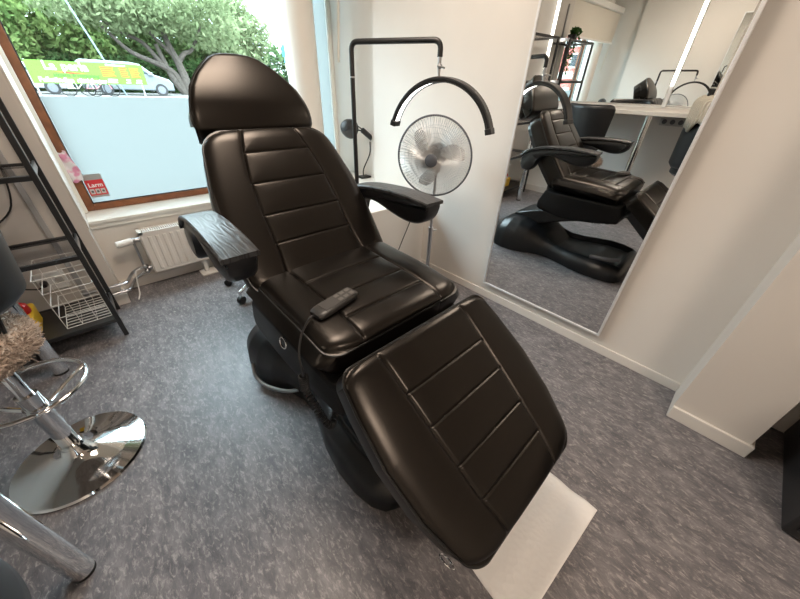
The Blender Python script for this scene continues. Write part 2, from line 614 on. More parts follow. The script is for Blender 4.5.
# ------------------------------------------------------------------ wall mirror (tilts 1 degree forward)
TILT = math.radians(1.034)
mr = thing('wall_mirror', (1.79, 0.59, 0.12), 'tall aluminium framed mirror on the right wall reflecting the chair', 'mirror')
MM = Matrix.Translation((1.79, 0.59, 0.12)) @ Matrix.Rotation(-TILT, 4, 'Y')
def mbox(mb, x0, x1, y0, y1, z0, z1):
    return mb.box(x0, x1, y0, y1, z0, z1, M=MM)
fr_ = MB()
mbox(fr_, -0.006, 0.018, -0.392, -0.380, -0.002, 1.96)
mbox(fr_, -0.006, 0.018, 0.380, 0.392, -0.002, 1.96)
mbox(fr_, -0.006, 0.018, -0.380, 0.380, -0.002, 0.010)
mbox(fr_, -0.006, 0.018, -0.380, 0.380, 1.948, 1.96)
obj('mirror_frame', fr_, M_ALU, mr, bevel=0.002)
gl_ = MB()
mbox(gl_, 0.0, 0.004, -0.380, 0.380, 0.010, 1.948)
obj('mirror_glass', gl_, M_MIRROR, mr, smooth=0)
bk_ = MB()
mbox(bk_, 0.0045, 0.016, -0.379, 0.379, 0.011, 1.947)
obj('backing', bk_, M_WHITE, mr, smooth=0)

# ------------------------------------------------------------------ treatment chair
CX = 0.56
ch = thing('treatment_chair', (CX, 0.95, 0), 'large black leather reclining treatment chair in the middle of the floor', 'chair')

def interp(tab, s):
    xs = [a for a, _ in tab]
    ys = [b for _, b in tab]
    return float(np.interp(s, xs, ys))

def pad(path, wtab, T, ws_tab=None, hs=(), crown=0.02, r=0.035, rc=(0.05, 0.05), puff=0.007, groove=0.006, edge=0.0, seam_range=(0, 1), wpow=2.0, hfall=(1, 1), bulge=0.0, cx=CX):
    """Upholstered cushion: centre line path of (Y, z); wtab (fraction, half width); closed mesh plus outline loop."""
    P = smooth_path([(a, b, 0) for a, b in path], 24)
    P = np.array([(p.x, p.y) for p in P])
    seg = np.hypot(*np.diff(P, axis=0).T)
    acc = np.concatenate([[0], np.cumsum(seg)])
    Ltot = acc[-1]
    s_list = list(np.linspace(0, Ltot, 70))
    for e in np.linspace(0, 1, 14):
        s_list += [rc[0] * e ** 2, Ltot - rc[1] * e ** 2]
    for h in hs:
        s_list += [h + d for d in (-.016, -.011, -.0075, -.005, -.003, -.0015, 0, .0015, .003, .005, .0075, .011, .016)]
    s_list = np.array(sorted(s for s in s_list if 0 <= s <= Ltot))
    keep = [0]
    for i in range(1, len(s_list)):
        if s_list[i] - s_list[keep[-1]] > 0.0007:
            keep.append(i)
    s_list = s_list[keep]
    def centre(s):
        y = np.interp(s, acc, P[:, 0])
        z = np.interp(s, acc, P[:, 1])
        e = 0.012
        y0, y1 = np.interp(max(0, s - e), acc, P[:, 0]), np.interp(min(Ltot, s + e), acc, P[:, 0])
        z0, z1 = np.interp(max(0, s - e), acc, P[:, 1]), np.interp(min(Ltot, s + e), acc, P[:, 1])
        t = Vector((0, y1 - y0, z1 - z0)).normalized()
        return y, z, t
    def halfw(s):
        w = interp(wtab, s / Ltot)
        for d, R in ((s, rc[0]), (Ltot - s, rc[1])):
            if R > 0 and d < R:
                w -= R * (1 - (1 - (1 - d / R) ** wpow) ** (1 / wpow))
        return max(w, 0.004)
    inner = sorted(set(list(np.linspace(-1, 1, 33)) + [x for q in (-1, 1) for x in (q * .985, q * .965, q * .93)]))
    outer = [0, .02, .045, .08, .14, .22, .32, .44, .56, .68, .78, .86, .92, .96, .985, 1]
    rings, loopL, loopR = [], [], []
    for s in s_list:
        y, z, t = centre(s)
        n = Vector((0, -t.z, t.y))
        if -.9 * n.y + .43 * n.z < 0:
            n = -n
        w = halfw(s)
        ws = min(interp(ws_tab, s / Ltot), w * 0.75) if ws_tab else w * 0.6
        us = [-ws - (w - ws) * o for o in reversed(outer[1:])] + [ws * k for k in inner] + [ws + (w - ws) * o for o in outer[1:]]
        top = []
        for u in us:
            d = w - abs(u)
            de = min(s * hfall[0] if hfall[0] else 9, (Ltot - s) * hfall[1] if hfall[1] else 9)
            k = 1 - min(1, d / r)
            k2 = 1 - min(1, de / r)
            q = min(1.0, math.hypot(k, k2))
            h = edge + crown * math.sqrt(max(0, 1 - q * q)) + crown * 0.35 * (1 - (u / w) ** 2)
            if ws_tab:
                f = s / Ltot
                on = 1.0 if seam_range[0] <= f <= seam_range[1] else 0.0
                dv = abs(abs(u) - ws)
                fade = min(1, max(0, (s - seam_range[0] * Ltot) / 0.02), max(0, (seam_range[1] * Ltot - s) / 0.02) if seam_range[1] < 1 else 1) * on
                h -= groove * fade * math.exp(-(dv / 0.0038) ** 2)
                near = dv
                if abs(u) <= ws * 1.001:
                    for hh in hs:
                        dh = abs(s - hh)
                        h -= groove * math.exp(-(dh / 0.0034) ** 2)
                        near = min(near, dh)
                h += puff * fade * (1 - math.exp(-near / 0.018))
            top.append(Vector((cx + u, y, z)) + n * h)
        bot = [Vector((cx + u * 0.985, y, z)) - n * T for u in reversed(us)]
        if bulge:
            bot[0] = Vector((cx + w + bulge, y, z)) - n * (T * .38)
            bot[-1] = Vector((cx - w - bulge, y, z)) - n * (T * .38)
        rings.append(top + bot)
        loopL.append(Vector((cx - w - 0.001, y, z)) + n * edge)
        loopR.append(Vector((cx + w + 0.001, y, z)) + n * edge)
    mb = MB().loft(rings, cap=False)
    n = len(rings[0])
    k = n // 2
    for base, flip in ((0, False), ((len(rings) - 1) * n, True)):
        for j in range(k - 1):
            q = (base + j, base + j + 1, base + n - 2 - j, base + n - 1 - j)
            mb.f.append(q[::-1] if flip else q)
            mb.mi.append(0)
    loop = loopL + loopR[::-1]
    out = [loop[0]]
    for p in loop[1:]:
        if (p - out[-1]).length > 0.004:
            out.append(p)
    return mb, out, Ltot

# backrest
mb, loop, LB = pad([(0.975, 0.645), (1.16, 0.872), (1.343, 1.106)],
                   [(0, .278), (.08, .292), (.4, .297), (.62, .285), (.82, .258), (1, .232)], 0.095,
                   [(0, .176), (.2, .160), (.45, .158), (.7, .146), (.85, .128), (1, .100)],
                   hs=[.155, .262, .382, .497], crown=.016, r=.05, rc=(.03, .07), groove=.0035, puff=.0035)
back = obj('backrest', mb, M_LEATHER, ch, smooth=60)
obj('piping', MB().tube(loop, .0042, 6, closed=True), M_PIPING, back)
mb, _, _ = pad([(1.05, 0.60), (1.22, 0.812), (1.40, 1.045)], [(0, .25), (.4, .27), (.8, .23), (1, .19)], .055, crown=-.004, r=.02, rc=(.04, .06))
obj('backrest_shell', mb, M_SHELL, ch, smooth=60)
# headrest
mb, loop, LH = pad([(1.462, 1.055), (1.430, 1.078), (1.409, 1.103), (1.4045, 1.112), (1.4065, 1.122), (1.414, 1.155), (1.432, 1.20), (1.477, 1.268), (1.534, 1.338)],
                   [(0, .212), (.2, .224), (.287, .229), (.38, .226), (.49, .214), (.62, .196), (.745, .165), (.865, .126), (.935, .098), (1, .062)], 0.075,
                   None, crown=.012, r=.020, rc=(.014, .026))
head = obj('headrest', mb, M_LEATHER, ch, smooth=60)
obj('piping', MB().tube(loop, .0042, 6, closed=True), M_PIPING, head)
mb, loop, _ = pad([(1.535, 1.035), (1.505, 1.062), (1.497, 1.10), (1.512, 1.16), (1.545, 1.225), (1.600, 1.290)],
                  [(0, .17), (.2, .19), (.4, .20), (.6, .185), (.8, .14), (.92, .09), (1, .05)], .075, None, crown=.010, r=.025, rc=(.03, .03))
obj('headrest_back', mb, M_LEATHER, ch, smooth=60)
for sx in (-.07, .07):
    obj('headrest_rod', MB().tube([(CX + sx, 1.43, 1.02), (CX + sx, 1.49, 1.16)], .010, 10), M_CHROME, ch)
# seat
mb, loop, LS = pad([(1.065, 0.668), (0.90, 0.664), (0.70, 0.657), (0.552, 0.640)],
                   [(0, .286), (.5, .288), (.9, .284), (1, .278)], 0.085,
                   [(0, .176), (.4, .166), (1, .168)],
                   hs=[.185, .315, .415], crown=.022, r=.055, rc=(.03, .045), groove=.0035, puff=.003, seam_range=(0, 1), bulge=.032, cx=CX + .012)
seat = obj('seat', mb, M_LEATHER, ch, smooth=60)
obj('piping', MB().tube(loop, .0042, 6, closed=True), M_PIPING, seat)
# leg rest
mb, loop, LL = pad([(0.482, 0.663), (0.27, 0.515), (0.034, 0.350)],
                   [(0, .289), (.2, .302), (.45, .309), (.7, .296), (.88, .270), (1, .246)], 0.085,
                   [(0, .174), (.5, .160), (.8, .146), (1, .126)],
                   hs=[.135, .236, .350, .445], crown=.014, r=.05, rc=(.035, .045), groove=.0035, puff=.003)
leg = obj('leg_rest', mb, M_LEATHER, ch, smooth=60)
obj('piping', MB().tube(loop, .0042, 6, closed=True), M_PIPING, leg)
mb, _, _ = pad([(0.455, 0.585), (0.27, 0.44), (0.07, 0.28)], [(0, .262), (.45, .270), (.85, .22), (1, .19)], .09, crown=-.004, r=.02, rc=(.04, .05))
obj('leg_rest_board', mb, M_SHELL, ch, smooth=60)
# D rings
def dring(name, c, M, parent):
    pts = [c + M @ Vector((0.022 * math.cos(a), 0.017 * math.sin(a), 0)) for a in np.linspace(0, 2 * math.pi, 24, endpoint=False)]
    return obj(name, MB().tube(pts, .0028, 8, closed=True), M_CHROME, parent)
# casing under the seat: tapered wedge
prof = [(0.530, .565), (0.512, .50), (0.520, .437), (0.70, .400), (0.86, .378), (0.93, .376), (1.02, .386), (1.12, .402), (1.150, .420), (1.148, .47), (1.105, .565)]
rings = []
for f, dz in ((-1.0, 0), (-.96, 0), (-.6, 0), (0, 0), (.6, 0), (.96, 0), (1.0, 0)):
    ring = []
    for (y, z) in prof:
        k = (z - .376) / (.56 - .376)
        hw = .286 + .008 * min(1, max(0, k)) ** .6
        e = .02 if abs(f) == 1.0 else 0
        cy, cz = .84, .47
        sc = 1 - (.06 if abs(f) == 1.0 else 0)
        ring.append((CX + .010 + f * hw, cy + (y - cy) * sc, cz + (z - cz) * sc))
    rings.append(ring)
cas = obj('seat_casing', MB().loft(rings), M_CASING, ch, smooth=50, bevel=.008, bseg=3)
dring('handle_ring', Vector((.266, .815, .545)), Matrix(((0, .25, 1), (1, 0, 0), (0, 1, 0))), cas)
dring('handle_ring', Vector((.318, .112, .228)), Matrix.Rotation(math.radians(60), 3, 'Y') * 1.3, leg)
# armrests
def arm(sx):
    def ulim(y):
        k = min(1, max(0, (y - .77) / .55))
        return .314 - .022 * k, .406 - .018 * k
    topc = smooth_path([(1.335, .765, 0), (1.326, .815, 0), (1.27, .856, 0), (1.15, .884, 0), (1.0, .897, 0), (.87, .897, 0), (.772, .889, 0)], 6)
    botc = smooth_path([(.772, .866, 0), (.786, .832, 0), (.825, .806, 0), (.89, .798, 0), (.97, .810, 0), (1.07, .833, 0), (1.15, .830, 0), (1.20, .79, 0), (1.225, .73, 0), (1.26, .705, 0), (1.315, .710, 0)], 6)
    outline = [(p.x, p.y) for p in topc] + [(p.x, p.y) for p in botc]
    cx, cz = 1.03, .86
    # padded body: sections across x with rounded sides
    body = []
    for f, ins in ((0, .018), (.06, .007), (.18, .001), (.5, 0), (.82, .001), (.94, .007), (1, .018)):
        ring = []
        for i, (y, z) in enumerate(outline):
            u0, u1 = ulim(y)
            x = CX + sx * (u0 + .006 + (u1 - u0 - .012) * f)
            ring.append((x, y + (cx - y) * ins * 1.6, z - (ins if i < len(topc) else -ins)))
        body.append(ring)
    a_ = obj('armrest', MB().loft(body), M_SHELL, ch, smooth=50)
    # wooden top strip following the top curve
    strip = [p for p in topc if True]
    rings = []
    for i, p in enumerate(strip[5:]):
        q = strip[5:]
        t = (q[min(i + 1, len(q) - 1)] - q[max(i - 1, 0)]).normalized()
        nr = Vector((t.y, -t.x, 0))
        if nr.y < 0:
            nr = -nr
        k = i / (len(q) - 1)
        u0, u1 = ulim(p.x)
        w0 = CX + sx * (u0 - .002)
        w1 = CX + sx * (u1 + .002)
        a0, a1 = p - nr * .003, p + nr * .011
        e = .004
        rings.append([(w0, a0.x, a0.y), (w1, a0.x, a0.y), (w1, a1.x - nr.x * e, a1.y - nr.y * e), (w1 - sx * e, a1.x, a1.y), (w0 + sx * e, a1.x, a1.y), (w0, a1.x - nr.x * e, a1.y - nr.y * e)])
    obj('wooden_top', MB().loft(rings), M_OAK, a_, smooth=40)
    # pivot joining the arm to the backrest
    Mx = Matrix.Rotation(math.radians(90), 3, 'Y')
    obj('arm_pivot', MB().lathe([(.03, -.03), (.042, -.022), (.042, .022), (.03, .03)], (CX + sx * .292, 1.29, .765), 32, M=Mx), M_BLACKPL, a_)
arm(-1)
arm(1)
# base: rear hump and front foot on the floor
def base_section(y, hw, h, xc):
    tray = min(1, max(0, (y - .40) / .04)) * min(1, max(0, (1.02 - y) / .10))
    ring = []
    for k in range(65):
        a = math.pi * k / 64
        c, s_ = math.cos(a), math.sin(a)
        cc = math.copysign(abs(c) ** .40, c)
        z = h * s_ ** .50
        q = min(1, max(0, (.84 - abs(cc)) / .10))
        z -= tray * .050 * q * q * (3 - 2 * q)
        ring.append((xc + hw * cc * (1 - .14 * s_ ** 2), y, .004 + z))
    return ring
tab = [(.338, .15, .05), (.350, .22, .085), (.375, .268, .115), (.42, .296, .136), (.50, .312, .148), (.60, .315, .150), (.72, .298, .140), (.82, .268, .132), (.92, .243, .136), (1.0, .243, .158), (1.08, .270, .196), (1.16, .315, .238), (1.25, .345, .262), (1.34, .350, .262), (1.42, .330, .240), (1.49, .29, .19), (1.54, .23, .12), (1.56, .17, .06)]
ys = [t[0] for t in tab]
rings = [base_section(y, np.interp(y, ys, [t[1] for t in tab]), np.interp(y, ys, [t[2] for t in tab]), .605) for y in sorted(set(list(np.linspace(.338, 1.56, 50)) + ys))]
bs = obj('base', MB().loft(rings), M_SHELL, ch, smooth=60)
obj('foot_bar', MB().tube(smooth_path([(.255, 1.30, .085), (.243, 1.24, .05), (.262, 1.16, .035), (.315, 1.075, .035), (.36, 1.03, .05)], 8), .010, 10), M_STEEL, bs)
obj('foot_pedal', MB().tube(smooth_path([(.80, .42, .16), (.88, .47, .175), (.90, .60, .165)], 6), .016, 10), M_GREYPL, bs)
# lifting arm
rings = []
for y, z, hh, hw in ((1.36, .215, .06, .17), (1.20, .275, .06, .17), (.95, .35, .05, .16), (.74, .395, .03, .15)):
    rings.append([(CX - hw, y, z - hh), (CX + hw, y, z - hh), (CX + hw, y + .03, z + hh), (CX - hw, y + .03, z + hh)])
obj('lift_arm', MB().loft(rings), M_BLACKPL, ch, smooth=40, bevel=.012)
obj('hinge_bracket', MB().box(CX - .2, CX + .2, .47, .60, .47, .575), M_BLACKPL, ch, bevel=.01)
obj('hinge_bracket', MB().box(CX - .2, CX + .2, 1.02, 1.14, .50, .64), M_BLACKPL, ch, bevel=.01)

# hand control lying on the seat, with its coiled cord
RC = Vector((.412, .706, .697))
ra = math.atan2(.075, .155)
RM = Matrix.Translation(RC) @ Matrix.Rotation(math.radians(8), 4, 'Z') @ Matrix.Rotation(math.radians(-3), 4, 'Y')
rem = thing('remote_control', (RC.x, RC.y, RC.z - .012), 'black hand remote with grey keys and coiled cord on the chair seat', 'remote')
rings = []
for s in np.linspace(-1, 1, 25):
    hw = .029 * (1 - .10 * s) * (1 - abs(s) ** 7 * .30)
    hh = .012 * (1 - abs(s) ** 8 * .5)
    ring = []
    for k in range(24):
        a = 2 * math.pi * k / 24
        c, q = math.cos(a), math.sin(a)
        ring.append(RM @ Vector((s * .080, hw * math.copysign(abs(c) ** .5, c), hh * math.copysign(abs(q) ** .6, q))))
    rings.append(ring)
rbody = obj('handset', MB().loft(rings), M_REMOTE, rem, smooth=55)
obj('faceplate', MB().box(-.052, .072, -.0225, .0225, .0112, .0128, M=RM), M_GREYPL and mat('remote_face', (.055, .053, .052), .45), rem, bevel=.001)
for r_ in range(3):
    for c_ in range(2):
        x, y = .058 - r_ * .022, -.011 + c_ * .022
        obj('key', MB().box(x - .0075, x + .0075, y - .0065, y + .0065, .0128, .0140, M=RM), M_KEY, rem, bevel=.0006)
p0 = RM @ Vector((-.080, 0, 0))
cord = smooth_path([p0, p0 + Vector((-.020, -.006, .003)), (.272, .672, .664), (.243, .640, .63), (.238, .622, .585), (.243, .640, .548)], 8)
obj('cord', MB().tube(cord, .0034, 8), M_BLACKPL, rem)
hel = []
A, B = Vector((.243, .640, .548)), Vector((.246, .655, .475))
for i in range(7 * 14 + 1):
    t = i / (7 * 14)
    a = 2 * math.pi * 7 * t
    d = (B - A).normalized()
    u = d.orthogonal().normalized()
    w = d.cross(u)
    hel.append(A.lerp(B, t) + u * (.012 * math.cos(a)) + w * (.012 * math.sin(a)))
obj('coil', MB().tube(hel, .0030, 6), M_BLACKPL, rem)
hel = []
C_ = [B, Vector((.25, .60, .43)), Vector((.258, .56, .39)), Vector((.30, .60, .33)), Vector((.42, .75, .27)), Vector((.52, .88, .33)), Vector((.56, .92, .375))]
ax = smooth_path(C_, 60)
for i, p in enumerate(ax):
    t = (ax[min(i + 1, len(ax) - 1)] - ax[max(i - 1, 0)]).normalized()
    u = t.cross(Vector((0, 0, 1))).normalized()
    w = t.cross(u)
    a = 2 * math.pi * i / 9
    hel.append(p + u * .010 * math.cos(a) + w * .010 * math.sin(a))
obj('coil', MB().tube(hel, .0028, 6), M_BLACKPL, rem)

# paper sheet on the floor
pm = MB()
NX, NY = 30, 36
c00, c10, c11, c01 = Vector((.437, .115, 0)), Vector((.912, .075, 0)), Vector((.908, -.139, 0)), Vector((.41, -.105, 0))
vs, fs = [], []
for j in range(NY + 1):
    for i in range(NX + 1):
        u, v = i / NX, j / NY
        p = c00.lerp(c10, u).lerp(c01.lerp(c11, u), v)
        e = min(u, 1 - u)
        p.z = .003 + .004 * (max(0, 1 - e / .12)) ** 2 * (1 + math.sin(v * 9)) * .5 + .0015 * math.sin(v * 14 + u * 3)
        vs.append(p)
for j in range(NY):
    for i in range(NX):
        a = j * (NX + 1) + i
        fs.append((a, a + 1, a + NX + 2, a + NX + 1))
pm.add(vs, fs)
N, L = nodes_of(M_PAPER)
_t = N.new('ShaderNodeTexVoronoi')
_t.inputs['Scale'].default_value = 55
_c = N.new('ShaderNodeTexCoord')
L.new(_c.outputs['Object'], _t.inputs['Vector'])
_b = N.new('ShaderNodeBump')
_b.inputs['Strength'].default_value = 1.0
_b.inputs['Distance'].default_value = .002
L.new(_t.outputs['Distance'], _b.inputs['Height'])
L.new(_b.outputs[0], N['Principled BSDF'].inputs['Normal'])
pap = obj('paper_sheet', pm, M_PAPER, smooth=60, loc=(.67, 0, 0))
so = pap.modifiers.new('solidify', 'SOLIDIFY')
so.thickness = .0012
so.offset = 1
tag(pap, 'embossed white paper sheet on the floor under the leg rest', 'paper')

# ------------------------------------------------------------------ half moon lamp on its stand
lp = thing('arch_lamp', (1.12, 1.543, 0), 'black half moon lamp lit on a bent floor stand behind the chair', 'lamp')
obj('stand_base', MB().lathe([(.005, .018), (.13, .016), (.15, .008), (.15, 0), (.005, 0)][::-1], (1.12, 1.543, 0), 48), M_BLACK, lp)
hook = fillet_path([(1.12, 1.543, .016), (1.12, 1.543, 1.429), (1.282, 1.126, 1.429), (1.282, 1.126, 1.372)], .035, 8)
obj('pole', MB().tube(hook, .0115, 14), M_BLACK, lp)
obj('pole_joint', MB().tube([(1.12, 1.543, 1.290), (1.12, 1.543, 1.297)], .0135, 14), M_STEEL, lp)
obj('swivel', MB().tube([(1.282, 1.126, 1.375), (1.282, 1.126, 1.345), (1.281, 1.122, 1.300)], [.0075, .0085, .005], 12).tube([(1.268, 1.122, 1.340), (1.27, 1.085, 1.333)], .004, 8).ball((1.281, 1.122, 1.340), .011), M_STEEL, lp)
RR, AZ = .270, 1.035
ACX, ACY = 1.298, 1.108
ATX, ATY = -.26, .9656            # direction along the arch, towards its window end
def arc_sec(a, r0, r1, x0, x1):
    c, s_ = math.cos(a), math.sin(a)
    out = []
    for dx, r in ((x0, r0), (x1, r0), (x1, r1), (x0, r1)):
        k = dx - 1.28
        out.append((ACX + ATX * r * s_ + ATY * k, ACY + ATY * r * s_ - ATX * k, AZ + r * c))
    return out
am = math.radians(74)
AS = np.linspace(-am, am, 64)
ra_ = obj('arch', MB().loft([arc_sec(a, RR - .016, RR, 1.255, 1.305) for a in AS]), M_BLACK, lp, bevel=.004)
obj('led_strip', MB().loft([arc_sec(a, RR - .0172, RR - .0158, 1.2585, 1.3015) for a in np.linspace(-am * .965, am * .965, 64)]), M_LEDRING, ra_, smooth=0)
obj('led_lip', MB().loft([arc_sec(a, RR - .0225, RR - .0155, 1.2555, 1.2585) for a in AS]), M_BLACK, ra_)
obj('led_lip', MB().loft([arc_sec(a, RR - .0225, RR - .0155, 1.3015, 1.3045) for a in AS]), M_BLACK, ra_)
for sg in (-1, 1):
    obj('end_cap', MB().loft([arc_sec(a, RR - .026, RR + .0025, 1.2525, 1.3075) for a in (sg * am * .955, sg * am * 1.0, sg * am * 1.03)]), M_BLACKPL, ra_, bevel=.003)

# ------------------------------------------------------------------ pedestal fan
FC = Vector((1.50, 1.30, .926))
fn = thing('pedestal_fan', (1.515, 1.262, 0), 'grey pedestal fan with round wire grille by the right wall', 'fan')
fd = Vector((-.86, -.48, -.06)).normalized()
fx = fd.cross(Vector((0, 0, 1))).normalized()
fy = fx.cross(fd)
FM = Matrix(((fx.x, fy.x, fd.x, FC.x), (fx.y, fy.y, fd.y, FC.y), (fx.z, fy.z, fd.z, FC.z), (0, 0, 0, 1)))
FR = .216
def floop(rad, z, n=64):
    return [FM @ Vector((rad * math.cos(a), rad * math.sin(a), z)) for a in np.linspace(0, 2 * math.pi, n, endpoint=False)]
M_WIRE = mat('fan_wire', (.56, .56, .555), .3, metal=.75)
grl = obj('grille', MB(), M_WIRE, fn)
bpy.data.objects.remove(grl)
gm = MB()
for side, dz in ((1, .070), (-1, -.058)):
    for k in range(108 if side > 0 else 72):
        a = 2 * math.pi * k / (108 if side > 0 else 72)
        c, s_ = math.cos(a), math.sin(a)
        tw = .25 * side
        pts = []
        for q in np.linspace(0, 1, 7):
            rad = .036 + (FR - .036) * q
            aa = a + tw * (1 - q)
            pts.append(FM @ Vector((rad * math.cos(aa), rad * math.sin(aa), dz * math.sqrt(max(0, 1 - (q ** 3.2))) )))
        gm.tube(pts, .0015, 4)
    gm.tube(floop(.12, dz * .92), .0014, 5, closed=True)
    gm.tube(floop(.165, dz * .70), .0014, 5, closed=True)
gr = obj('grille', gm, M_WIRE, fn, smooth=0)
obj('grille_rim', MB().tube(floop(FR, 0), .0055, 8, closed=True), M_GREYPL, gr)
obj('hub_cap', MB().lathe([(.004, .082), (.028, .081), (.035, .076), (.035, .064), (.004, .064)], (0, 0, 0), 40, M=FM), M_GREYPL, gr)
M_BLADE = clear_plastic('clear_fan_blade', (.55, .55, .54), .62)
for k in range(3):
    rings = []
    for q in np.linspace(0, 1, 10):
        rad = .03 + .145 * q
        wd = .30 + .55 * math.sin(math.pi * min(1, q * .85 + .15)) * .9
        ring = []
        for (da, th) in [(x, 1) for x in np.linspace(-wd / 2, wd / 2, 8)] + [(x, -1) for x in np.linspace(wd / 2, -wd / 2, 8)]:
            a = 2 * math.pi * k / 3 + da + .5 + .4 * q
            ring.append(FM @ Vector((rad * math.cos(a), rad * math.sin(a), -.018 + da * .045 / (.5 + q) + th * .001)))
        rings.append(ring)
    obj('blade', MB().loft(rings), M_BLADE, fn, smooth=40)
obj('motor', MB().lathe([(.02, -.062), (.055, -.066), (.062, -.09), (.058, -.14), (.03, -.165), (.005, -.168)], (0, 0, 0), 36, M=FM).lathe([(.012, .05), (.012, -.07)], (0, 0, 0), 16, M=FM), M_GREYPL, fn)
pz = FC - fd * .10
obj('neck', MB().tube([(pz.x, pz.y, pz.z), (pz.x, pz.y, pz.z - .10)], .022, 16), M_GREYPL, fn)
obj('pole', MB().tube([(pz.x, pz.y, .02), (pz.x, pz.y, .46)], .0135, 16), M_STEEL, fn)
obj('inner_pole', MB().tube([(pz.x, pz.y, .44), (pz.x, pz.y, .86)], .0095, 16), M_STEEL, fn)
obj('height_knob', MB().tube([(pz.x, pz.y, .445), (pz.x, pz.y, .47)], .017, 16).tube([(pz.x - .005, pz.y - .012, .457), (pz.x + .02, pz.y - .035, .457)], .006, 8), M_STEEL, fn)
obj('base', MB().lathe([(.165, 0), (.165, .008), (.15, .016), (.04, .026), (.022, .05), (.005, .05)], (pz.x, pz.y, 0), 48), M_GREYPL, fn)

# ------------------------------------------------------------------ desk lamp on the ledge and a cable
dl = thing('desk_lamp', (1.86, 2.44, .56), 'small black desk lamp on the white ledge behind the floor stand', 'lamp')
obj('base', MB().box(1.800, 1.910, 2.40, 2.48, .5605, .578), M_BLACK, dl, bevel=.006)
obj('stem', MB().tube(smooth_path([(1.850, 2.445, .576), (1.855, 2.440, .64), (1.910, 2.420, .76), (1.913, 2.415, .86)], 6), .0055, 8), M_BLACK, dl)
obj('arm', MB().tube([(1.730, 2.405, .965), (1.855, 2.415, .945)], .006, 8), M_BLACK, dl)
obj('arm', MB().tube([(1.720, 2.405, .995), (1.785, 2.410, .985), (1.855, 2.415, .945)], .0045, 8), M_BLACK, dl)
obj('handle', MB().tube([(1.830, 2.415, .955), (1.940, 2.417, .880)], .022, 12), M_BLACKPL, dl, bevel=.004)
SM = Matrix.Translation((1.710, 2.405, .965)) @ Matrix.Rotation(math.radians(-72), 4, 'Y') @ Matrix.Rotation(math.radians(18), 4, 'X')
obj('shade', MB().lathe([(.072, .0), (.071, .024), (.060, .064), (.040, .094), (.014, .104), (.004, .104)], (0, 0, 0), 32, M=SM), M_BLACK, dl)
cb = obj('cable', MB().tube(smooth_path([(1.69, 1.612, .566), (1.66, 1.606, .50), (1.637, 1.60, .43), (1.541, 1.59, .279), (1.45, 1.58, .12), (1.42, 1.56, .006)], 6), .0032, 8), M_BLACKPL, loc=(1.5, 1.6, 0))
tag(cb, 'thin black cable hanging down the front of the white ledge', 'cable')

# ------------------------------------------------------------------ radiator
rd = thing('radiator', (.42, 2.62, .10), 'white panel radiator on the wall below the window', 'radiator')
RX0, RX1 = .095, .80
pan = MB().box(RX0, RX1, 2.575, 2.59, .115, .405)
rp_ = obj('panel', pan, M_WHITE, rd, bevel=.006)
fl = MB()
k = 0
x = RX0 + .035
while x < RX1 - .03:
    fl.loft([[(x, 2.5755, .14), (x + .007, 2.569, .145), (x + .019, 2.569, .145), (x + .026, 2.5755, .14)], [(x, 2.5755, .38), (x + .007, 2.569, .375), (x + .019, 2.569, .375), (x + .026, 2.5755, .38)]])
    x += .042
obj('flute', fl, M_WHITE, rp_, smooth=30)['kind'] = 'stuff'
obj('back_panel', MB().box(RX0, RX1, 2.655, 2.67, .115, .40), M_WHITE, rd, bevel=.005)
top = MB().box(RX0 - .004, RX1 + .004, 2.573, 2.580, .395, .412).box(RX0 - .004, RX1 + .004, 2.665, 2.672, .395, .412)
x = RX0
while x < RX1:
    top.box(x, x + .006, 2.579, 2.666, .402, .410)
    x += .0125
top.box(RX0 - .004, RX0 + .02, 2.573, 2.672, .395, .412)
obj('top_grille', top, M_WHITE, rd, smooth=0)
obj('side_cover', MB().box(RX0 - .004, RX0, 2.59, 2.655, .115, .40), M_WHITE, rd)
obj('floor_bracket', MB().box(.395, .425, 2.60, 2.64, .012, .13), M_WHITE, rd, bevel=.003)
obj('bracket_foot', MB().box(.36, .47, 2.55, 2.66, 0, .012), M_WHITE, rd, bevel=.003)
obj('valve_body', MB().tube([(RX0 + .005, 2.625, .355), (.045, 2.625, .355)], .016, 14).ball((.052, 2.625, .355), .020), M_STEEL, rd)
obj('thermostat_head', MB().tube([(.048, 2.625, .355), (.04, 2.622, .355), (-.035, 2.61, .352), (-.042, 2.609, .352)], [.019, .023, .021, .015], 20), M_WHITEPL, rd)
pp = MB()
pp.tube(fillet_path([(.052, 2.63, .34), (.05, 2.63, .145), (.09, 2.63, .145)], .01), .008, 10)
obj('valve_pipe', pp, M_STEEL, rd)
pp = MB()
pp.tube(fillet_path([(.055, 2.63, .16), (.02, 2.63, .16), (-.03, 2.60, .15), (-.075, 2.465, .15), (-.30, 2.468, .15)], .02), .009, 10)
obj('supply_pipe', pp, M_STEEL, rd)
pp = MB()
pp.tube(fillet_path([(.055, 2.63, .125), (.02, 2.63, .115), (-.03, 2.59, .105), (-.075, 2.462, .10), (-.30, 2.466, .10)], .02), .009, 10)
obj('return_pipe', pp, M_STEEL, rd)
obj('pipe_coupling', MB().ball((.055, 2.63, .16), .018).ball((.055, 2.63, .125), .018).tube([(.07, 2.63, .145), (.10, 2.63, .145)], .014, 12), M_STEEL, rd)
wc = obj('cable', MB().tube(smooth_path([(.02, 2.60, .165), (-.01, 2.575, .16), (-.025, 2.555, .10), (-.04, 2.53, .03), (-.06, 2.47, .012)], 6), .004, 8), M_WHITEPL, loc=(-.02, 2.56, 0))
tag(wc, 'white cable curving down beside the radiator pipes', 'cable')

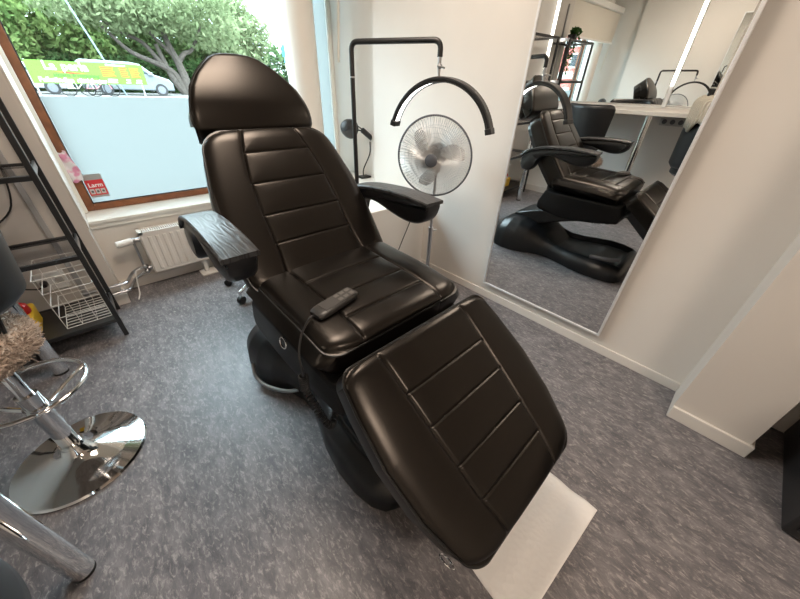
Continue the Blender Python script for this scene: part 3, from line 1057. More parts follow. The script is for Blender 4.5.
# castor of a stool standing behind the chair
st = thing('rolling_stool', (.66, 2.18, 0), 'low castor stool mostly hidden behind the treatment chair', 'stool')
SC = Vector((.66, 2.14, 0))
for k in range(5):
    a = math.radians(141) + 2 * math.pi * k / 5
    e = SC + Vector((math.cos(a), math.sin(a), 0)) * .25
    obj('leg', MB().tube([(SC.x, SC.y, .115), (e.x, e.y, .085)], [.018, .011], 12), M_CHROME, st)
    cs = obj('castor', MB().tube([(e.x, e.y, .095), (e.x, e.y, .05)], .008, 10), M_CHROME, st)
    t = Vector((-math.sin(a), math.cos(a), 0))
    obj('wheel', MB().tube([e + t * .016 + Vector((0, 0, .026)), e - t * .016 + Vector((0, 0, .026))], .026, 20), M_BLACKPL, cs)
obj('gas_lift', MB().tube([(SC.x, SC.y, .10), (SC.x, SC.y, .40)], .022, 16), M_CHROME, st)
obj('seat', MB().lathe([(.12, .40), (.165, .405), (.175, .43), (.165, .465), (.13, .475), (.004, .477)], (SC.x, SC.y, 0), 40), M_LEATHER, st)

# ------------------------------------------------------------------ black shelf, basket, container, sockets
sh = thing('shelf_unit', (-.52, 2.28, 0), 'tall black metal shelf unit with smoked glass shelves beside the window', 'shelf')
SX0, SX1, SY0, SY1 = -.86, -.178, 2.112, 2.45
for px in (SX0, SX1):
    for py in (SY0, SY1):
        obj('post', MB().box(px - .011, px + .011, py - .011, py + .011, 0, 1.70), M_BLACK, sh, bevel=.002)
for i, z in enumerate((.112, .505, .883, 1.285, 1.695)):
    if i == 0:
        o = obj('shelf_board', MB().box(SX0 + .005, SX1 - .005, SY0, SY1, z - .012, z + .006), M_DARKSHELF, sh, bevel=.002)
    else:
        o = obj('shelf_glass', MB().box(SX0 + .012, SX1 - .012, SY0 + .012, SY1 - .012, z - .002, z + .004), M_SMOKE, sh, smooth=0)
    for y0 in (SY0 - .010, SY1 - .008):
        obj('shelf_rail', MB().box(SX0, SX1, y0, y0 + .018, z - .012, z + .010), M_BLACK, o, bevel=.002)
    for x0 in (SX0, SX1):
        obj('side_bracket', MB().box(x0 - .004, x0 + .004, SY0 + .011, SY1 - .011, z - .012, z + .020), M_STEEL, o)

bk = thing('wire_basket', (-.28, 2.28, .12), 'white wire basket standing on the lowest board of the black shelf', 'basket')
bx0, bx1, by0, by1, bz0, bz1 = -.385, -.195, 2.155, 2.42, .122, .43
def rectloop(x0, x1, y0, y1, z):
    return [(x0, y0, z), (x1, y0, z), (x1, y1, z), (x0, y1, z)]
obj('rim', MB().tube(fillet_path(rectloop(bx0 - .005, bx1 + .005, by0 - .03, by1, bz1) + [rectloop(bx0 - .005, bx1 + .005, by0 - .03, by1, bz1)[0]], .012, 4), .0028, 8), M_WHITE, bk)
wr = MB()
for z, o_ in ((.124, 0), (.20, .008), (.275, .016), (.35, .023)):
    wr.tube(fillet_path(rectloop(bx0, bx1, by0 - o_, by1, z) + [(bx0, by0 - o_, z)], .010, 4), .0022, 6)
for k in range(4):
    x = bx0 + (bx1 - bx0) * k / 3
    wr.tube([(x, by0 - .03, bz1), (x, by0, bz0 + .002), (x, by1, bz0 + .002), (x, by1, bz1)], .0018, 6)
for k in range(1, 8):
    y = by0 + (by1 - by0) * k / 8
    wr.tube([(bx0, y, bz0 + .002), (bx1, y, bz0 + .002)], .0026, 6)
obj('wires', wr, M_WHITE, bk)['kind'] = 'stuff'
bpy.data.objects[-1].name if False else None

sc_ = thing('sharps_container', (-.53, 2.28, .118), 'yellow container with a red lid at the left end of the shelf board', 'container')
obj('body', MB().loft([[(-.575, 2.20, .1185), (-.478, 2.20, .1185), (-.478, 2.36, .1185), (-.575, 2.36, .1185)], [(-.58, 2.195, .23), (-.473, 2.195, .23), (-.473, 2.365, .23), (-.58, 2.365, .23)]]), M_YEL, sc_, bevel=.012, bseg=3)
obj('lid', MB().lathe([(.040, .231), (.042, .24), (.038, .272), (.025, .283), (.004, .284)], (-.515, 2.255, 0), 28), M_RED, sc_)

so_ = thing('power_outlet', (-.37, 2.49, .27), 'white double wall socket seen through the wire basket', 'outlet')
obj('socket_plate', MB().box(-.44, -.315, 2.478, 2.4995, .215, .325), M_WHITEPL, so_, bevel=.005)
for dx in (-.41, -.345):
    Ms = Matrix.Translation((dx, 2.4785, .27)) @ Matrix.Rotation(math.radians(90), 4, 'X')
    obj('socket_well', MB().lathe([(.020, 0), (.020, .003), (.017, .004), (.016, .001), (.004, .001)], (0, 0, 0), 24, M=Ms), mat('socket_grey', (.55, .54, .52), .4), so_)
pg = thing('power_plug', (-.41, 2.46, .27), 'black plug with cable in the wall socket behind the shelf', 'plug')
obj('plug_body', MB().tube([(-.41, 2.4725, .27), (-.41, 2.455, .27), (-.41, 2.435, .27)], [.017, .017, .010], 14), M_BLACKPL, pg)
obj('cable', MB().tube(smooth_path([(-.41, 2.436, .27), (-.45, 2.432, .265), (-.52, 2.455, .32), (-.50, 2.475, .55), (-.345, 2.478, .70), (-.30, 2.478, .95), (-.36, 2.478, 1.10)], 8), .004, 8), M_BLACKPL, pg)
tk = obj('cable_trunking', MB().box(-.292, -.268, 2.483, 2.4995, .08, 2.1), mat('grey_trunking', (.42, .42, .42), .45), loc=(-.28, 2.49, .08), bevel=.002)
tag(tk, 'grey vertical cable trunking on the wall behind the black shelf', 'trunking')

# things on the shelf seen in the mirrors
M_LEAFP = leaf_material('pothos_leaf', (.03, .09, .025), (.10, .22, .06))
PX, PY, PZ = -.26, 2.37, 1.70
pl = thing('trailing_plant', (PX, PY, PZ), 'trailing green plant in a black pot on top of the black shelf', 'plant')
obj('pot', MB().lathe([(.042, PZ), (.055, PZ + .095), (.050, PZ + .095), (.045, PZ + .08), (.004, PZ + .08)], (PX, PY, 0), 28), M_BLACKPL, pl)
lm, vm = MB(), MB()
for k in range(9):
    L_ = (.30, .26, .20, .28, .14, .10, .05, .02, .02)[k]
    d = Vector((1, rng.uniform(-.5, .7), 0)).normalized() if k < 6 else Vector((rng.uniform(-1, 1), rng.uniform(-1, .3), 0)).normalized()
    R0 = .125 if k < 6 else .10
    c = Vector((PX, PY, 0))
    p = [c + Vector((0, 0, PZ + .085)), c + Vector((0, 0, PZ + .14)) + d * .04, c + Vector((0, 0, PZ + .12)) + d * .10, c + Vector((0, 0, PZ + .05)) + d * R0, c + Vector((0, 0, PZ - L_ * .4)) + d * (R0 + .02), c + Vector((0, 0, PZ - L_)) + d * (R0 + .025)]
    if k >= 6:
        p = p[:4]
    sp = smooth_path(p, 8)
    vm.tube(sp, .0022, 5)
    for q in sp[4::2]:
        for _ in range(2):
            u = Vector(rng.normal(size=3)).normalized()
            v = u.cross(Vector(rng.normal(size=3))).normalized()
            c2 = q + u * .02
            lm.add([c2 - u * .024, c2 + v * .015, c2 + u * .026, c2 - v * .015], [(0, 1, 2, 3)])
obj('foliage', lm, M_LEAFP, pl, smooth=0)
obj('stem', vm, mat('plant_stem', (.10, .18, .05), .6), pl)
# ------------------------------------------------------------------ desk with mirror and led tubes on the left wall
dk = thing('high_desk', (-.72, 1.1, 0), 'pale high desk on round chrome legs along the left wall', 'desk')
obj('desktop', MB().box(XL + .002, -.42, .15, 2.06, 1.045, 1.08), M_DESK, dk, bevel=.003)
for lx, ly in ((-.447, .871), (-.464, 1.966)):
    lg = obj('leg', MB().tube([(lx, ly, .012), (lx, ly, 1.045)], .029, 32), M_CHROME, dk)
    obj('foot', MB().tube([(lx, ly, 0), (lx, ly, .012)], .0285, 32), M_BLACKSEAL, lg)
dm = thing('desk_mirror', (XL, 1.4, 1.10), 'wide frameless mirror above the high desk on the left wall', 'mirror')
obj('mirror_glass', MB().box(XL + .004, XL + .009, .93, 2.24, 1.10, 2.25), M_MIRROR, dm, smooth=0)
obj('backing', MB().box(XL + .0005, XL + .0038, .935, 2.235, 1.105, 2.245), M_WHITE, dm, smooth=0)
dm2 = thing('desk_mirror', (XL, .7, 1.10), 'narrower frameless mirror above the near end of the high desk', 'mirror')
obj('mirror_glass', MB().box(XL + .004, XL + .009, .555, .885, 1.10, 2.25), M_MIRROR, dm2, smooth=0)
obj('backing', MB().box(XL + .0005, XL + .0038, .56, .88, 1.105, 2.245), M_WHITE, dm2, smooth=0)
for ly, t_ in ((.907, 'between the two desk mirrors'), (2.265, 'at the window end of the desk mirror')):
    lt = thing('led_tube', (XL + .02, ly, 1.25), 'lit vertical led tube ' + t_, 'led light', 'vertical led tubes on the left wall')
    obj('housing', MB().box(XL + .001, XL + .018, ly - .018, ly + .018, 1.085, 2.3), M_ALU, lt, bevel=.002)
    obj('tube', MB().box(XL + .0185, XL + .032, ly - .014, ly + .014, 1.27, 2.28), M_LED, lt, bevel=.004)
so2 = thing('power_outlet', (XL, .80, .965), 'grey socket strip on the left wall under the high desk', 'outlet')
obj('socket_plate', MB().box(XL + .0005, XL + .03, .66, .88, .93, 1.0), mat('socket_grey', (.55, .54, .52), .4), so2, bevel=.004)
for y in (.70, .77, .84):
    Ms = Matrix.Translation((XL + .030, y, .965)) @ Matrix.Rotation(math.radians(90), 4, 'Y')
    obj('socket_well', MB().lathe([(.022, 0), (.022, .003), (.004, .003)], (0, 0, 0), 20, M=Ms), M_GREYPL, so2)

# ------------------------------------------------------------------ bar stools
def curved_back(cx, cy, rad, a0, a1, z0, z1, T, lean=0.0, n=40, m=22, rc=.06):
    """Curved upholstered back: rounded rectangle bent around (cx, cy)."""
    rings = []
    A = np.linspace(-1, 1, n)
    outer, inner = [], []
    for i, a in enumerate(A):
        col = []
        e = (1 - abs(a)) * (a1 - a0) / 2 * rad
        ins = rc * (1 - math.sqrt(max(0, 1 - (1 - min(1, e / rc)) ** 2)))
        zz0, zz1 = z0 + ins, z1 - ins
        th = T * (.35 + .65 * math.sqrt(max(0, 1 - (1 - min(1, e / .03)) ** 2)))
        ang = (a0 + a1) / 2 + a * (a1 - a0) / 2
        for side in (1, -1):
            zs = np.linspace(0, 1, m) if side == 1 else np.linspace(1, 0, m)
            for f in zs:
                g = min(f, 1 - f) * (zz1 - zz0)
                k = math.sqrt(max(0, 1 - (1 - min(1, g / .03)) ** 2))
                z = zz0 + (zz1 - zz0) * f
                r = rad + lean * (z - z0) + side * th / 2 * (.25 + .75 * k)
                col.append((cx + r * math.cos(ang), cy + r * math.sin(ang), z))
        rings.append(col)
    return MB().loft(rings)

BX, BY = -.418, 1.33
bs_ = thing('bar_stool', (BX, BY, 0), 'chrome bar stool with shaggy beige seat cover and black backrest', 'stool')
obj('base', MB().lathe([(.205, 0), (.206, .006), (.20, .013), (.15, .021), (.10, .032), (.065, .048), (.045, .066), (.037, .085), (.034, .088)], (BX, BY, 0), 72), M_CHROME, bs_)
obj('column', MB().tube([(BX, BY, .085), (BX, BY, .37)], .0285, 32).tube([(BX, BY, .37), (BX, BY, .60)], .019, 24), M_CHROME, bs_)
obj('collar', MB().tube([(BX, BY, .083), (BX, BY, .103)], .036, 32), M_CHROME, bs_)
obj('collar', MB().tube([(BX, BY, .29), (BX, BY, .315)], .034, 32), M_CHROME, bs_)
RCX, RCY = -.44, 1.455
ring = [(RCX + .155 * math.cos(a), RCY + .155 * math.sin(a), .298) for a in np.linspace(0, 2 * math.pi, 48, endpoint=False)]
ft = obj('footrest', MB().tube(ring, .0095, 12, closed=True), M_CHROME, bs_)
obj('footrest_bar', MB().tube([(BX + .03, BY + .01, .303), (RCX + .15, RCY + .03, .305)], .008, 10), M_CHROME, ft)
obj('footrest_bar', MB().tube([(BX - .03, BY + .01, .303), (RCX - .15, RCY + .02, .305)], .008, 10), M_CHROME, ft)
M_SEATBLK = mat('stool_black_leather', (.012, .0125, .014), .42)
sr = []
for f in np.linspace(0, 1, 10):
    pass
obj('seat_pan', MB().lathe([(.06, .585), (.13, .59), (.14, .61), (.14, .64), (.13, .655), (.004, .655)], (BX - .045, BY - .02, -.024), 40), M_SEATBLK, bs_)
# shaggy cover: dome plus many curly tufts
M_FUR = mat('shaggy_beige_wool', (.53, .44, .37), .95, noise=(60, .3))
fb = MB()
fc = Vector((BX - .045, BY - .02, .584))
fb.lathe([(.138, -.05), (.153, -.02), (.155, .02), (.138, .045), (.09, .058), (.004, .062)], fc, 40)
cov = obj('fur_cover', fb, M_FUR, bs_)
tf = MB()
for i in range(9000):
    a = rng.uniform(0, 2 * math.pi)
    z_ = rng.uniform(-.7, 1)
    c_ = math.sqrt(1 - z_ * z_)
    n = Vector((c_ * math.cos(a), c_ * math.sin(a), z_))
    p = fc + Vector((n.x * .152, n.y * .152, n.z * .060))
    nn = Vector((n.x * .7, n.y * .7, n.z * .8 + .15)).normalized()
    s1 = Vector(rng.normal(size=3)) * .0045
    s2 = Vector(rng.normal(size=3)) * .008
    l = rng.uniform(.010, .022)
    tf.tube([p - nn * .004, p + nn * l * .5 + s1, p + nn * l * .9 + s2], [.0030, .0026, .0010], 4, cap=False)
tu = obj('fur_tufts', tf, M_FUR, cov, smooth=60)
tu['kind'] = 'stuff'
ba = obj('backrest', curved_back(BX - .066, BY + .025, .195, math.radians(-60), math.radians(80), .70, 1.12, .055, lean=.12), M_SEATBLK, bs_, smooth=60)
obj('backrest_bracket', MB().tube([(BX - .02, BY - .05, .60), (BX + .07, BY - .06, .62), (BX + .095, BY - .06, .76)], .010, 10), M_BLACK, bs_, bevel=.004)

# second stool near the camera with a knitted cream blanket
QX, QY = -.50, .355
q = thing('bar_stool', (QX, QY, 0), 'black backed bar stool nearest the camera with a cream blanket over it', 'stool')
obj('base', MB().lathe([(.205, 0), (.206, .006), (.20, .013), (.15, .021), (.10, .032), (.065, .048), (.045, .066), (.034, .088)], (QX, QY, 0), 64), M_CHROME, q)
obj('column', MB().tube([(QX, QY, .085), (QX, QY, .60)], .0285, 24), M_CHROME, q)
obj('seat', MB().lathe([(.06, .585), (.165, .59), (.19, .61), (.19, .65), (.17, .675), (.004, .68)], (QX, QY, 0), 40), M_SEATBLK, q)
obj('backrest', curved_back(QX, QY, .225, math.radians(-55), math.radians(60), .665, 1.18, .055, lean=.03), M_SEATBLK, q, smooth=60)
obj('backrest_bracket', MB().box(QX + .10, QX + .225, QY - .04, QY + .04, .60, .615).box(QX + .215, QX + .228, QY - .04, QY + .04, .60, .68), M_BLACK, q, bevel=.004)
M_KNIT = mat('cream_knit', (.66, .60, .50), .9)
N, L = nodes_of(M_KNIT)
_t = N.new('ShaderNodeTexWave')
_t.inputs['Scale'].default_value = 32
_t.inputs['Distortion'].default_value = 2.5
_c = N.new('ShaderNodeTexCoord')
L.new(_c.outputs['Object'], _t.inputs['Vector'])
_b = N.new('ShaderNodeBump')
_b.inputs['Strength'].default_value = .8
_b.inputs['Distance'].default_value = .01
L.new(_t.outputs['Fac'], _b.inputs['Height'])
L.new(_b.outputs[0], N['Principled BSDF'].inputs['Normal'])
rows = []
for a in np.linspace(-50, 48, 30):
    an = math.radians(a)
    row = []
    sag = .03 * math.sin(a * .11) + .02 * math.sin(a * .31)
    for (dr, z) in ((.038, 1.0 + sag), (.038, 1.06), (.042, 1.14), (.040, 1.175), (.025, 1.197), (0.01, 1.204), (-.012, 1.195), (-.030, 1.165), (-.032, 1.08), (-.034, 1.01 - sag)):
        r = .225 + .015 + dr
        row.append((QX + r * math.cos(an), QY + r * math.sin(an), z + .006 * math.sin(a * .5)))
    rows.append(row)
bkt = obj('knitted_blanket', MB().loft(rows, closed_u=False, cap=False), M_KNIT, smooth=80, loc=(QX + .25, QY, 1.1))
so = bkt.modifiers.new('solidify', 'SOLIDIFY')
so.thickness = .012
so.offset = 1
tag(bkt, 'cream knitted blanket hung over the nearest stool backrest', 'blanket')

# ------------------------------------------------------------------ black box by the pillar
bb = thing('black_cabinet', (1.63, -.85, 0), 'black cabinet at the right edge of the floor past the pillar', 'cabinet')
obj('body', MB().box(1.322, 1.885, -1.15, -.600, .012, .62), M_BLACKPL, bb, bevel=.008, bseg=3)
obj('plinth', MB().box(1.334, 1.880, -1.145, -.609, 0, .0125), M_BLACK, bb, bevel=.003)
obj('door_panel', MB().box(1.3140, 1.3218, -1.14, -.622, .05, .60), M_BLACK, bb, bevel=.003)

# ------------------------------------------------------------------ things at the window
st_ = thing('alarm_sticker', (0.0, 2.934, .58), 'red and grey alarm sticker at the lower left corner of the window', 'sticker')
sx0, sx1, sz0, sz1 = -.044, .053, .582, .727
SY = 2.9345
obj('label_sheet', MB().box(sx0, sx1, SY, SY + .001, sz0, sz1), mat('sticker_grey', (.36, .36, .36), .5), st_, smooth=0)
obj('red_band', MB().box(sx0 + .002, sx1 - .002, SY - .0007, SY, .596, .692), mat('sticker_red', (.62, .03, .04), .5), st_, smooth=0)
TM = Matrix.Translation((.0045, SY - .001, .648)) @ Matrix.Rotation(math.radians(90), 4, 'X')
vs, fs = text_mesh('Larm', .036, TM, align='CENTER')
obj('lettering', MB().add(vs, fs), mat('sticker_white', (.85, .85, .85), .5), st_, smooth=0)
ic = MB()
for k in range(3):
    ic.box(sx0 + .008 + k * .028, sx0 + .031 + k * .028, SY - .0011, SY - .0007, .604, .636)
io = obj('pictogram', ic, mat('sticker_lightgrey', (.55, .53, .52), .5), st_, smooth=0)
io2 = MB()
for k in range(3):
    Ms = Matrix.Translation((sx0 + .0195 + k * .028, SY - .0012, .620)) @ Matrix.Rotation(math.radians(90), 4, 'X')
    io2.lathe([(.007, 0), (.007, .0004), (.001, .0004)], (0, 0, 0), 12, M=Ms)
obj('pictogram_dot', io2, mat('sticker_dark', (.10, .09, .09), .5), io, smooth=0)
vs, fs = [], []
TMv = []
NXp, NZp = 10, 14
for j in range(NZp + 1):
    for i in range(NXp + 1):
        u, v = i / NXp, j / NZp
        x = -.116 + .074 * u - .004 * v + (.018 * math.sin(v * 5) if u > .7 else 0) * .6
        z = .697 + .175 * v + .006 * math.sin(u * 9)
        y = 2.903 + .007 * math.sin(u * 7 + v * 8)
        vs.append((x, y, z))
for j in range(NZp):
    for i in range(NXp):
        a = j * (NXp + 1) + i
        fs.append((a, a + 1, a + NXp + 2, a + NXp + 1))
mpch = bpy.data.materials.new('pink_printed_bag')
mpch.use_nodes = True
N, L = nodes_of(mpch)
_t = N.new('ShaderNodeTexNoise')
_t.inputs['Scale'].default_value = 16
_c = N.new('ShaderNodeTexCoord')
L.new(_c.outputs['Object'], _t.inputs['Vector'])
_r_ = N.new('ShaderNodeValToRGB')
_r_.color_ramp.elements[0].position = .47
_r_.color_ramp.elements[0].color = (.75, .70, .72, 1)
_r_.color_ramp.elements[1].position = .55
_r_.color_ramp.elements[1].color = (.70, .28, .42, 1)
L.new(_t.outputs['Fac'], _r_.inputs[0])
L.new(_r_.outputs[0], N['Principled BSDF'].inputs['Base Color'])
N['Principled BSDF'].inputs['Roughness'].default_value = .25
pb = obj('pink_bag', MB().add(vs, fs), mpch, smooth=80, loc=(-.08, 2.903, .70))
so = pb.modifiers.new('solidify', 'SOLIDIFY')
so.thickness = .004
tag(pb, 'small pink and white plastic bag stuck to the brown window frame', 'bag')

# ------------------------------------------------------------------ outdoors
GZ = .45
M_ASPH = mat('pale_asphalt', (.15, .145, .135), .9, noise=(.6, .1))
struct('ground', MB().box(-60, 60, 3.2, 90, GZ - .3, GZ), M_ASPH, smooth=0)

# banner on two posts
BYY = 24.0
M_LIME = mat('lime_banner', (.085, .235, .012), .6)
bn = thing('banner_sign', (1.9, BYY, GZ), 'lime green restaurant banner on posts outside the window', 'banner')
obj('banner_cloth', MB().add([(-.34, BYY - .02, .96), (4.0, BYY - .02, 1.02), (4.0, BYY - .02, 1.86), (-.34, BYY - .02, 1.83), (-.34, BYY + .02, .96), (4.0, BYY + .02, 1.02), (4.0, BYY + .02, 1.86), (-.34, BYY + .02, 1.83)], [(0, 1, 2, 3), (7, 6, 5, 4), (0, 4, 5, 1), (1, 5, 6, 2), (2, 6, 7, 3), (3, 7, 4, 0)]), M_LIME, bn, smooth=0)
for x in (-.30, 3.75):
    obj('post', MB().tube([(x, BYY + .06, GZ), (x, BYY + .06, 1.85)], .04, 10), M_STEEL, bn)
def btext(s, size, x, z, m, align='LEFT'):
    Mt = Matrix.Translation((x, BYY - .026, z)) @ Matrix.Rotation(math.radians(90), 4, 'X')
    done = ''
    for word in s.split(' '):
        off = 0
        if done:
            off = max(v[0] for v in text_mesh(done + ' |', size, Matrix())[0]) - size * .08
        vs, fs = text_mesh(word, size, Matrix.Translation((off, 0, 0)) @ Mt, align=align)
        obj('lettering', MB().add(vs, fs), m, bn, smooth=0)
        done = (done + ' ' + word).strip()
M_BW = mat('banner_white', (.42, .42, .41), .6)
btext('La perla', .47, .22, 1.50, M_BW)
btext('pizzeria & restaurang', .19, .45, 1.245, mat('banner_darkgreen', (.03, .08, .01), .6))
btext('Fullständiga rättigheter', .262, -.12, 1.03, M_BW)
obj('swoosh', MB().add([(.45, BYY - .026, 1.44), (1.05, BYY - .026, 1.43), (1.75, BYY - .026, 1.395), (1.05, BYY - .026, 1.37)], [(0, 1, 2, 3)]), mat('banner_red', (.24, .01, .006), .6), bn, smooth=0)
pr, ph = MB(), MB()
for c_, (x0, x1) in enumerate(((2.25, 2.78), (3.0, 3.32), (3.42, 3.80))):
    for k in range(5):
        pr.box(x0, x1 - .05 * (k % 2), BYY - .027, BYY - .021, 1.66 - k * .085, 1.71 - k * .085)
    ph.box(x0 + .15, x1, BYY - .027, BYY - .021, 1.16, 1.22)
    ph.box(x0 + .10, x1 - .02, BYY - .027, BYY - .021, 1.06, 1.11)
ph.box(2.5, 3.3, BYY - .027, BYY - .021, 1.76, 1.81)
obj('price_rows', pr, mat('banner_orange', (.30, .06, .006), .6), bn, smooth=0)['kind'] = 'stuff'
obj('heading_rows', ph, M_BW, bn, smooth=0)['kind'] = 'stuff'

# vans
def van(x0, length, y, height, mcol, label, wheels):
    v = thing('parked_van', (x0 + length / 2, y, GZ), label, 'van')
    h = height
    prof = [(0, .28), (0.02, .9), (.06, h * .93), (.25, h), (length * .55, h), (length * .66, h * .96), (length * .80, h * .66), (length * .96, h * .53), (length, h * .40), (length, .26)]
    P = [(x0 + a, GZ + b) for a, b in prof]
    rings = []
    for f, ins in ((0, .12), (.04, .03), (.3, 0), (.7, 0), (.96, .03), (1, .12)):
        rings.append([(px, y - .9 + 1.8 * f, GZ + .25 + (pz - GZ - .25) * (1 - ins * .25)) for px, pz in P])
    obj('body', MB().loft(rings), mcol, v, bevel=.06, bseg=3)
    gl = mat('car_window', (.03, .04, .05), .1)
    wn = [(length * .12, h * .66), (length * .12, h * .90), (length * .36, h * .92), (length * .36, h * .66)]
    wf = [(length * .40, h * .66), (length * .40, h * .92), (length * .60, h * .91), (length * .74, h * .66)]
    for poly in (wn, wf):
        obj('side_window', MB().prism([(x0 + a, GZ + b) for a, b in poly], y - .91, y - .88, axis='y'), gl, v)
    for wx in wheels:
        o = obj('wheel', MB().tube([(wx, y - .93, GZ + .31), (wx, y - .70, GZ + .31)], .31, 24), M_BLACKSEAL, v)
        obj('wheel_rim', MB().tube([(wx, y - .95, GZ + .31), (wx, y - .925, GZ + .31)], .20, 20), M_GREYPL, o)
    obj('mirror', MB().box(x0 + length * .72, x0 + length * .78, y - 1.05, y - .92, GZ + h * .62, GZ + h * .72), mcol, v, bevel=.02)
M_SILVER = mat('silver_car_paint', (.16, .18, .19), .3, metal=.3)
van(1.55, 4.25, 27.6, 1.62, M_SILVER, 'silver minivan parked behind the banner, nose beside the tree', (2.45, 5.10))
van(-3.9, 5.0, 27.4, 1.55, mat('white_car_paint', (.24, .25, .255), .3), 'white van parked at the left end of the banner', (-3.0, .25))

# bicycles under the banner
def bike(x, y, col, label):
    b = thing('bicycle', (x, y, GZ), label, 'bicycle', 'bicycles under the banner')
    for dx in (-.5, .5):
        loop = [(x + dx + .32 * math.cos(a), y, GZ + .33 + .32 * math.sin(a)) for a in np.linspace(0, 2 * math.pi, 24, endpoint=False)]
        w = MB().tube(loop, .025, 6, closed=True)
        for a in np.linspace(0, math.pi, 7)[:-1]:
            w.tube([(x + dx + .3 * math.cos(a), y, GZ + .33 + .3 * math.sin(a)), (x + dx - .3 * math.cos(a), y, GZ + .33 - .3 * math.sin(a))], .004, 4)
        obj('wheel', w, M_BLACKSEAL, b)
    f = MB()
    for p, q_ in (((-.5, .33), (-.1, .33)), ((-.1, .33), (-.22, .85)), ((-.5, .33), (-.2, .75)), ((-.2, .75), (.35, .80)), ((-.1, .33), (.36, .75)), ((.5, .33), (.32, .95))):
        f.tube([(x + p[0], y, GZ + p[1]), (x + q_[0], y, GZ + q_[1])], .022, 8)
    obj('frame', f, col, b)
    obj('saddle', MB().ball((x - .23, y, GZ + .88), .13, .07, .04), M_BLACKSEAL, b)
    obj('handlebar', MB().tube(smooth_path([(x + .26, y - .28, GZ + .98), (x + .33, y - .15, GZ + 1.0), (x + .33, y + .15, GZ + 1.0), (x + .26, y + .28, GZ + .98)], 4), .015, 6), M_STEEL, b)
bike(1.25, 24.6, mat('bike_white', (.75, .75, .75), .4), 'pale bicycle parked under the banner, left one')
bike(2.0, 24.9, mat('bike_pink', (.65, .25, .30), .4), 'pink bicycle parked under the banner near the silver minivan wheel')

# leaning pale pole and the parking sign
lpole = obj('leaning_pole', MB().tube([(3.15, 25.8, GZ), (2.0, 25.8, 4.9)], .035, 8), mat('pale_blue_pole', (.17, .25, .32), .5), loc=(3.0, 25.8, GZ))
tag(lpole, 'pale blue slanted pole rising behind the banner', 'pole')
sg = thing('parking_sign', (6.1, 12, GZ), 'blue parking sign with plates on a post beside the column', 'sign')
obj('post', MB().tube([(6.16, 12.03, GZ), (6.16, 12.03, 2.35)], .03, 10), M_STEEL, sg)
def plate(x, z, w, h, m):
    return obj('sign_plate', MB().box(x - w / 2, x + w / 2, 11.985, 12.0, z, z + h), m, sg, smooth=0)
M_BLUE = mat('sign_blue', (.02, .22, .60), .45)
pb_ = plate(6.12, 2.02, .30, .30, M_BLUE)
vs, fs = text_mesh('P', .27, Matrix.Translation((6.12, 11.982, 2.07)) @ Matrix.Rotation(math.radians(90), 4, 'X'), align='CENTER')
obj('lettering', MB().add(vs, fs), M_BW, pb_, smooth=0)
plate(6.14, 1.86, .26, .14, mat('sign_blue_pale', (.10, .32, .62), .45))
plate(6.16, 1.66, .26, .18, mat('sign_cream', (.80, .70, .50), .5))
plate(6.17, 1.53, .24, .11, M_BW)

# trees and bushes
LEAVES = [leaf_material('leaf_bright', (.08, .145, .045), (.23, .31, .11)),
          leaf_material('leaf_mid', (.065, .115, .045), (.18, .255, .10)),
          leaf_material('leaf_dark', (.03, .062, .024), (.085, .15, .055)),
          leaf_material('leaf_pale', (.13, .17, .085), (.26, .31, .17))]
M_BARK = mat('bark', (.07, .058, .048), .9, noise=(6, .35))
def foliage(name, blobs, n, size, m, parent):
    """blobs: (x, y, z, rx, ry, rz)"""
    vol = np.array([b[3] * b[4] * b[5] for b in blobs]) ** .7
    vol /= vol.sum()
    idx = rng.choice(len(blobs), n, p=vol)
    B = np.array(blobs)[idx]
    d = rng.normal(size=(n, 3))
    d /= np.linalg.norm(d, axis=1)[:, None]
    rad = rng.uniform(.25, 1, n) ** .5
    c = B[:, :3] + d * B[:, 3:] * rad[:, None]
    c[:, 2] = np.maximum(c[:, 2], GZ + .05)
    u = rng.normal(size=(n, 3))
    u /= np.linalg.norm(u, axis=1)[:, None]
    v = np.cross(u, rng.normal(size=(n, 3)))
    v /= np.linalg.norm(v, axis=1)[:, None]
    s = size * rng.uniform(.6, 1.4, n)[:, None]
    vv = np.stack([c - u * s, c + v * s * .45, c + u * s, c - v * s * .45], 1).reshape(-1, 3)
    me = bpy.data.meshes.new(name)
    w = world_origin(parent)
    me.from_pydata((vv - np.array(w)).tolist(), [], np.arange(4 * n).reshape(-1, 4).tolist())
    me.materials.append(m)
    o = bpy.data.objects.new(name, me)
    COL.objects.link(o)
    o.parent = parent
    return o
def branch(mb, pts, r0, r1):
    sp = smooth_path(pts, 5)
    mb.tube(sp, list(np.linspace(r0, r1, len(sp))), 9)

mt = thing('street_tree', (7.1, 30, GZ), 'big spreading tree with forked trunk beside the silver minivan', 'tree')
tb = MB()
branch(tb, [(7.35, 30, GZ), (7.35, 30, 1.4), (7.2, 30, 2.3), (6.9, 30, 3.4), (6.7, 30, 5.2)], .33, .12)
branch(tb, [(7.2, 30, GZ), (6.75, 30, 1.1), (6.45, 30, 2.0), (6.2, 30, 3.2)], .26, .12)
branch(tb, [(7.3, 30, GZ), (7.05, 30, .9), (6.75, 30, 1.7), (5.8, 29.8, 2.2), (4.6, 29.6, 2.7), (3.6, 29.4, 3.8)], .27, .08)
branch(tb, [(7.15, 30, 2.2), (7.7, 30, 2.8), (8.3, 30, 3.1), (9.2, 30, 4.4)], .17, .07)
branch(tb, [(6.3, 30, 2.0), (5.5, 30, 3.2), (4.4, 30, 3.7), (3.0, 29.5, 4.6)], .15, .06)
branch(tb, [(7.1, 30, 2.6), (6.2, 30, 3.6), (5.6, 30, 4.6)], .14, .06)
obj('trunk', tb, M_BARK, mt)
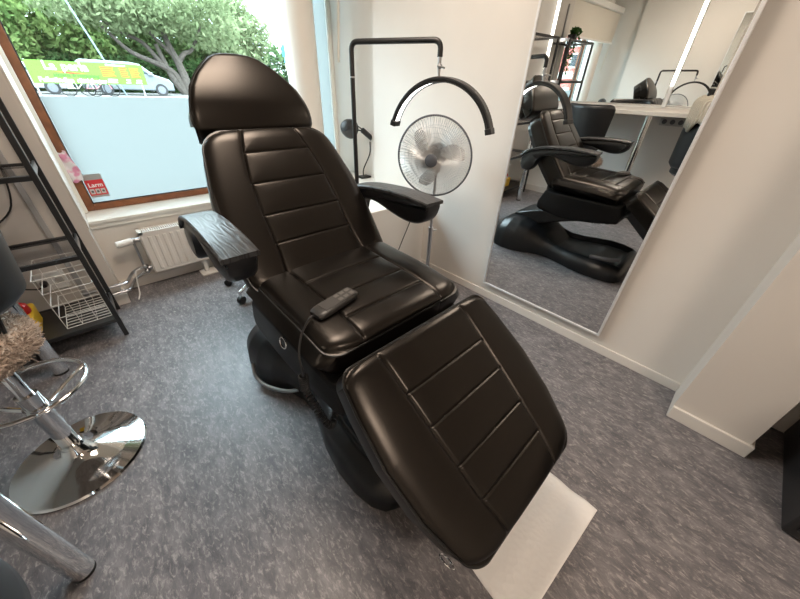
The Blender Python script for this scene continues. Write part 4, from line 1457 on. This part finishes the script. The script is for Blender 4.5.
foliage('crown', [(7, 30, 6.2, 5, 3, 2.6), (4.5, 29.5, 4.7, 2.6, 1.8, 1.3), (9.2, 30, 4.6, 2.6, 2, 1.6), (2.5, 29, 4.9, 2.2, 1.5, 1.2), (6.2, 29, 4.4, 2, 1.2, .9)], 9500, .16, LEAVES[3], mt)

def tree(x, y, h, r, mi, n, label, trunk=.18, low=.35):
    t = thing('background_tree', (x, y, GZ), label, 'tree', 'trees beyond the street')
    tb = MB()
    branch(tb, [(x, y, GZ), (x + .1, y, GZ + h * .3), (x - .1, y, GZ + h * .7)], trunk, .05)
    obj('trunk', tb, M_BARK, t)
    blobs = [(x, y, GZ + h * (low + .30), r, r * .8, h * .36)]
    for k in range(5):
        a = rng.uniform(0, 6.28)
        blobs.append((x + math.cos(a) * r * .7, y + math.sin(a) * r * .4, GZ + h * rng.uniform(low, .85), r * .55, r * .5, h * .2))
    foliage('crown', blobs, n, .20, LEAVES[mi], t)
tree(-2.2, 33, 7.0, 2.6, 0, 6500, 'bright green tree at the far left of the window view', low=.15)
tree(1.6, 34.5, 7.5, 2.8, 0, 7000, 'bright leafy tree rising behind the middle of the banner', low=.18)
tree(4.9, 36, 8.0, 2.8, 1, 6500, 'mid green tree filling the gap left of the forked trunk', low=.18)
tree(9.3, 36, 8.0, 3.0, 1, 6500, 'mid green tree behind the right side of the forked tree', low=.15)
tree(13.0, 35, 7.5, 2.8, 3, 6500, 'pale grey green tree at the right end of the view next to the column', low=.12)
for x, lab in ((-3.6, 'dark bush behind the white van'), (.6, 'dark bush behind the banner lettering'), (4.4, 'dark bush behind the silver minivan roof'), (8.6, 'dark bush right of the forked trunk'), (12.6, 'dark bush beside the parking sign')):
    b = thing('bush', (x, 33, GZ), lab, 'bush', 'bushes along the far side of the street')
    foliage('leaves', [(x, 33, GZ + .9, 2.5, .9, 1.25), (x + 1, 33.2, GZ + 1.3, 1.4, .8, 1.0), (x - 1.2, 33.2, GZ + 1.2, 1.3, .8, .9)], 3800, .15, LEAVES[2], b)
# the hedge bank far behind closes the view
hb = thing('hedge', (5, 40, GZ), 'tall dark green hedge closing the view behind the trees', 'hedge')
foliage('leaves', [(x, 40, GZ + 1.6, 2.2, 1.0, 2.6) for x in range(-14, 26, 3)] , 9000, .34, LEAVES[2], hb)

# red building down the street, seen only through the mirrors
rb = thing('brick_building', (46, 24, GZ), 'red building with white bands down the street, glimpsed in the mirror', 'building')
obj('wall', MB().box(44, 50, 10, 44, GZ, 9), mat('red_render', (.42, .10, .08), .8, noise=(1.5, .15)), rb, smooth=0)
for z in (1.4, 4.6):
    obj('white_band', MB().box(43.9, 44, 10, 44, z, z + .7), mat('white_band_paint', (.5, .5, .48), .7), rb, smooth=0)
for k in range(8):
    f_ = obj('window', MB().box(43.92, 44, 12 + k * 4, 13.6 + k * 4, 2.5, 4.0), mat('white_band_paint', (.5, .5, .48), .7), rb, smooth=0)
    obj('pane', MB().box(43.9, 43.92, 12.15 + k * 4, 13.45 + k * 4, 2.65, 3.85), mat('dark_pane', (.04, .05, .06), .15), f_, smooth=0)
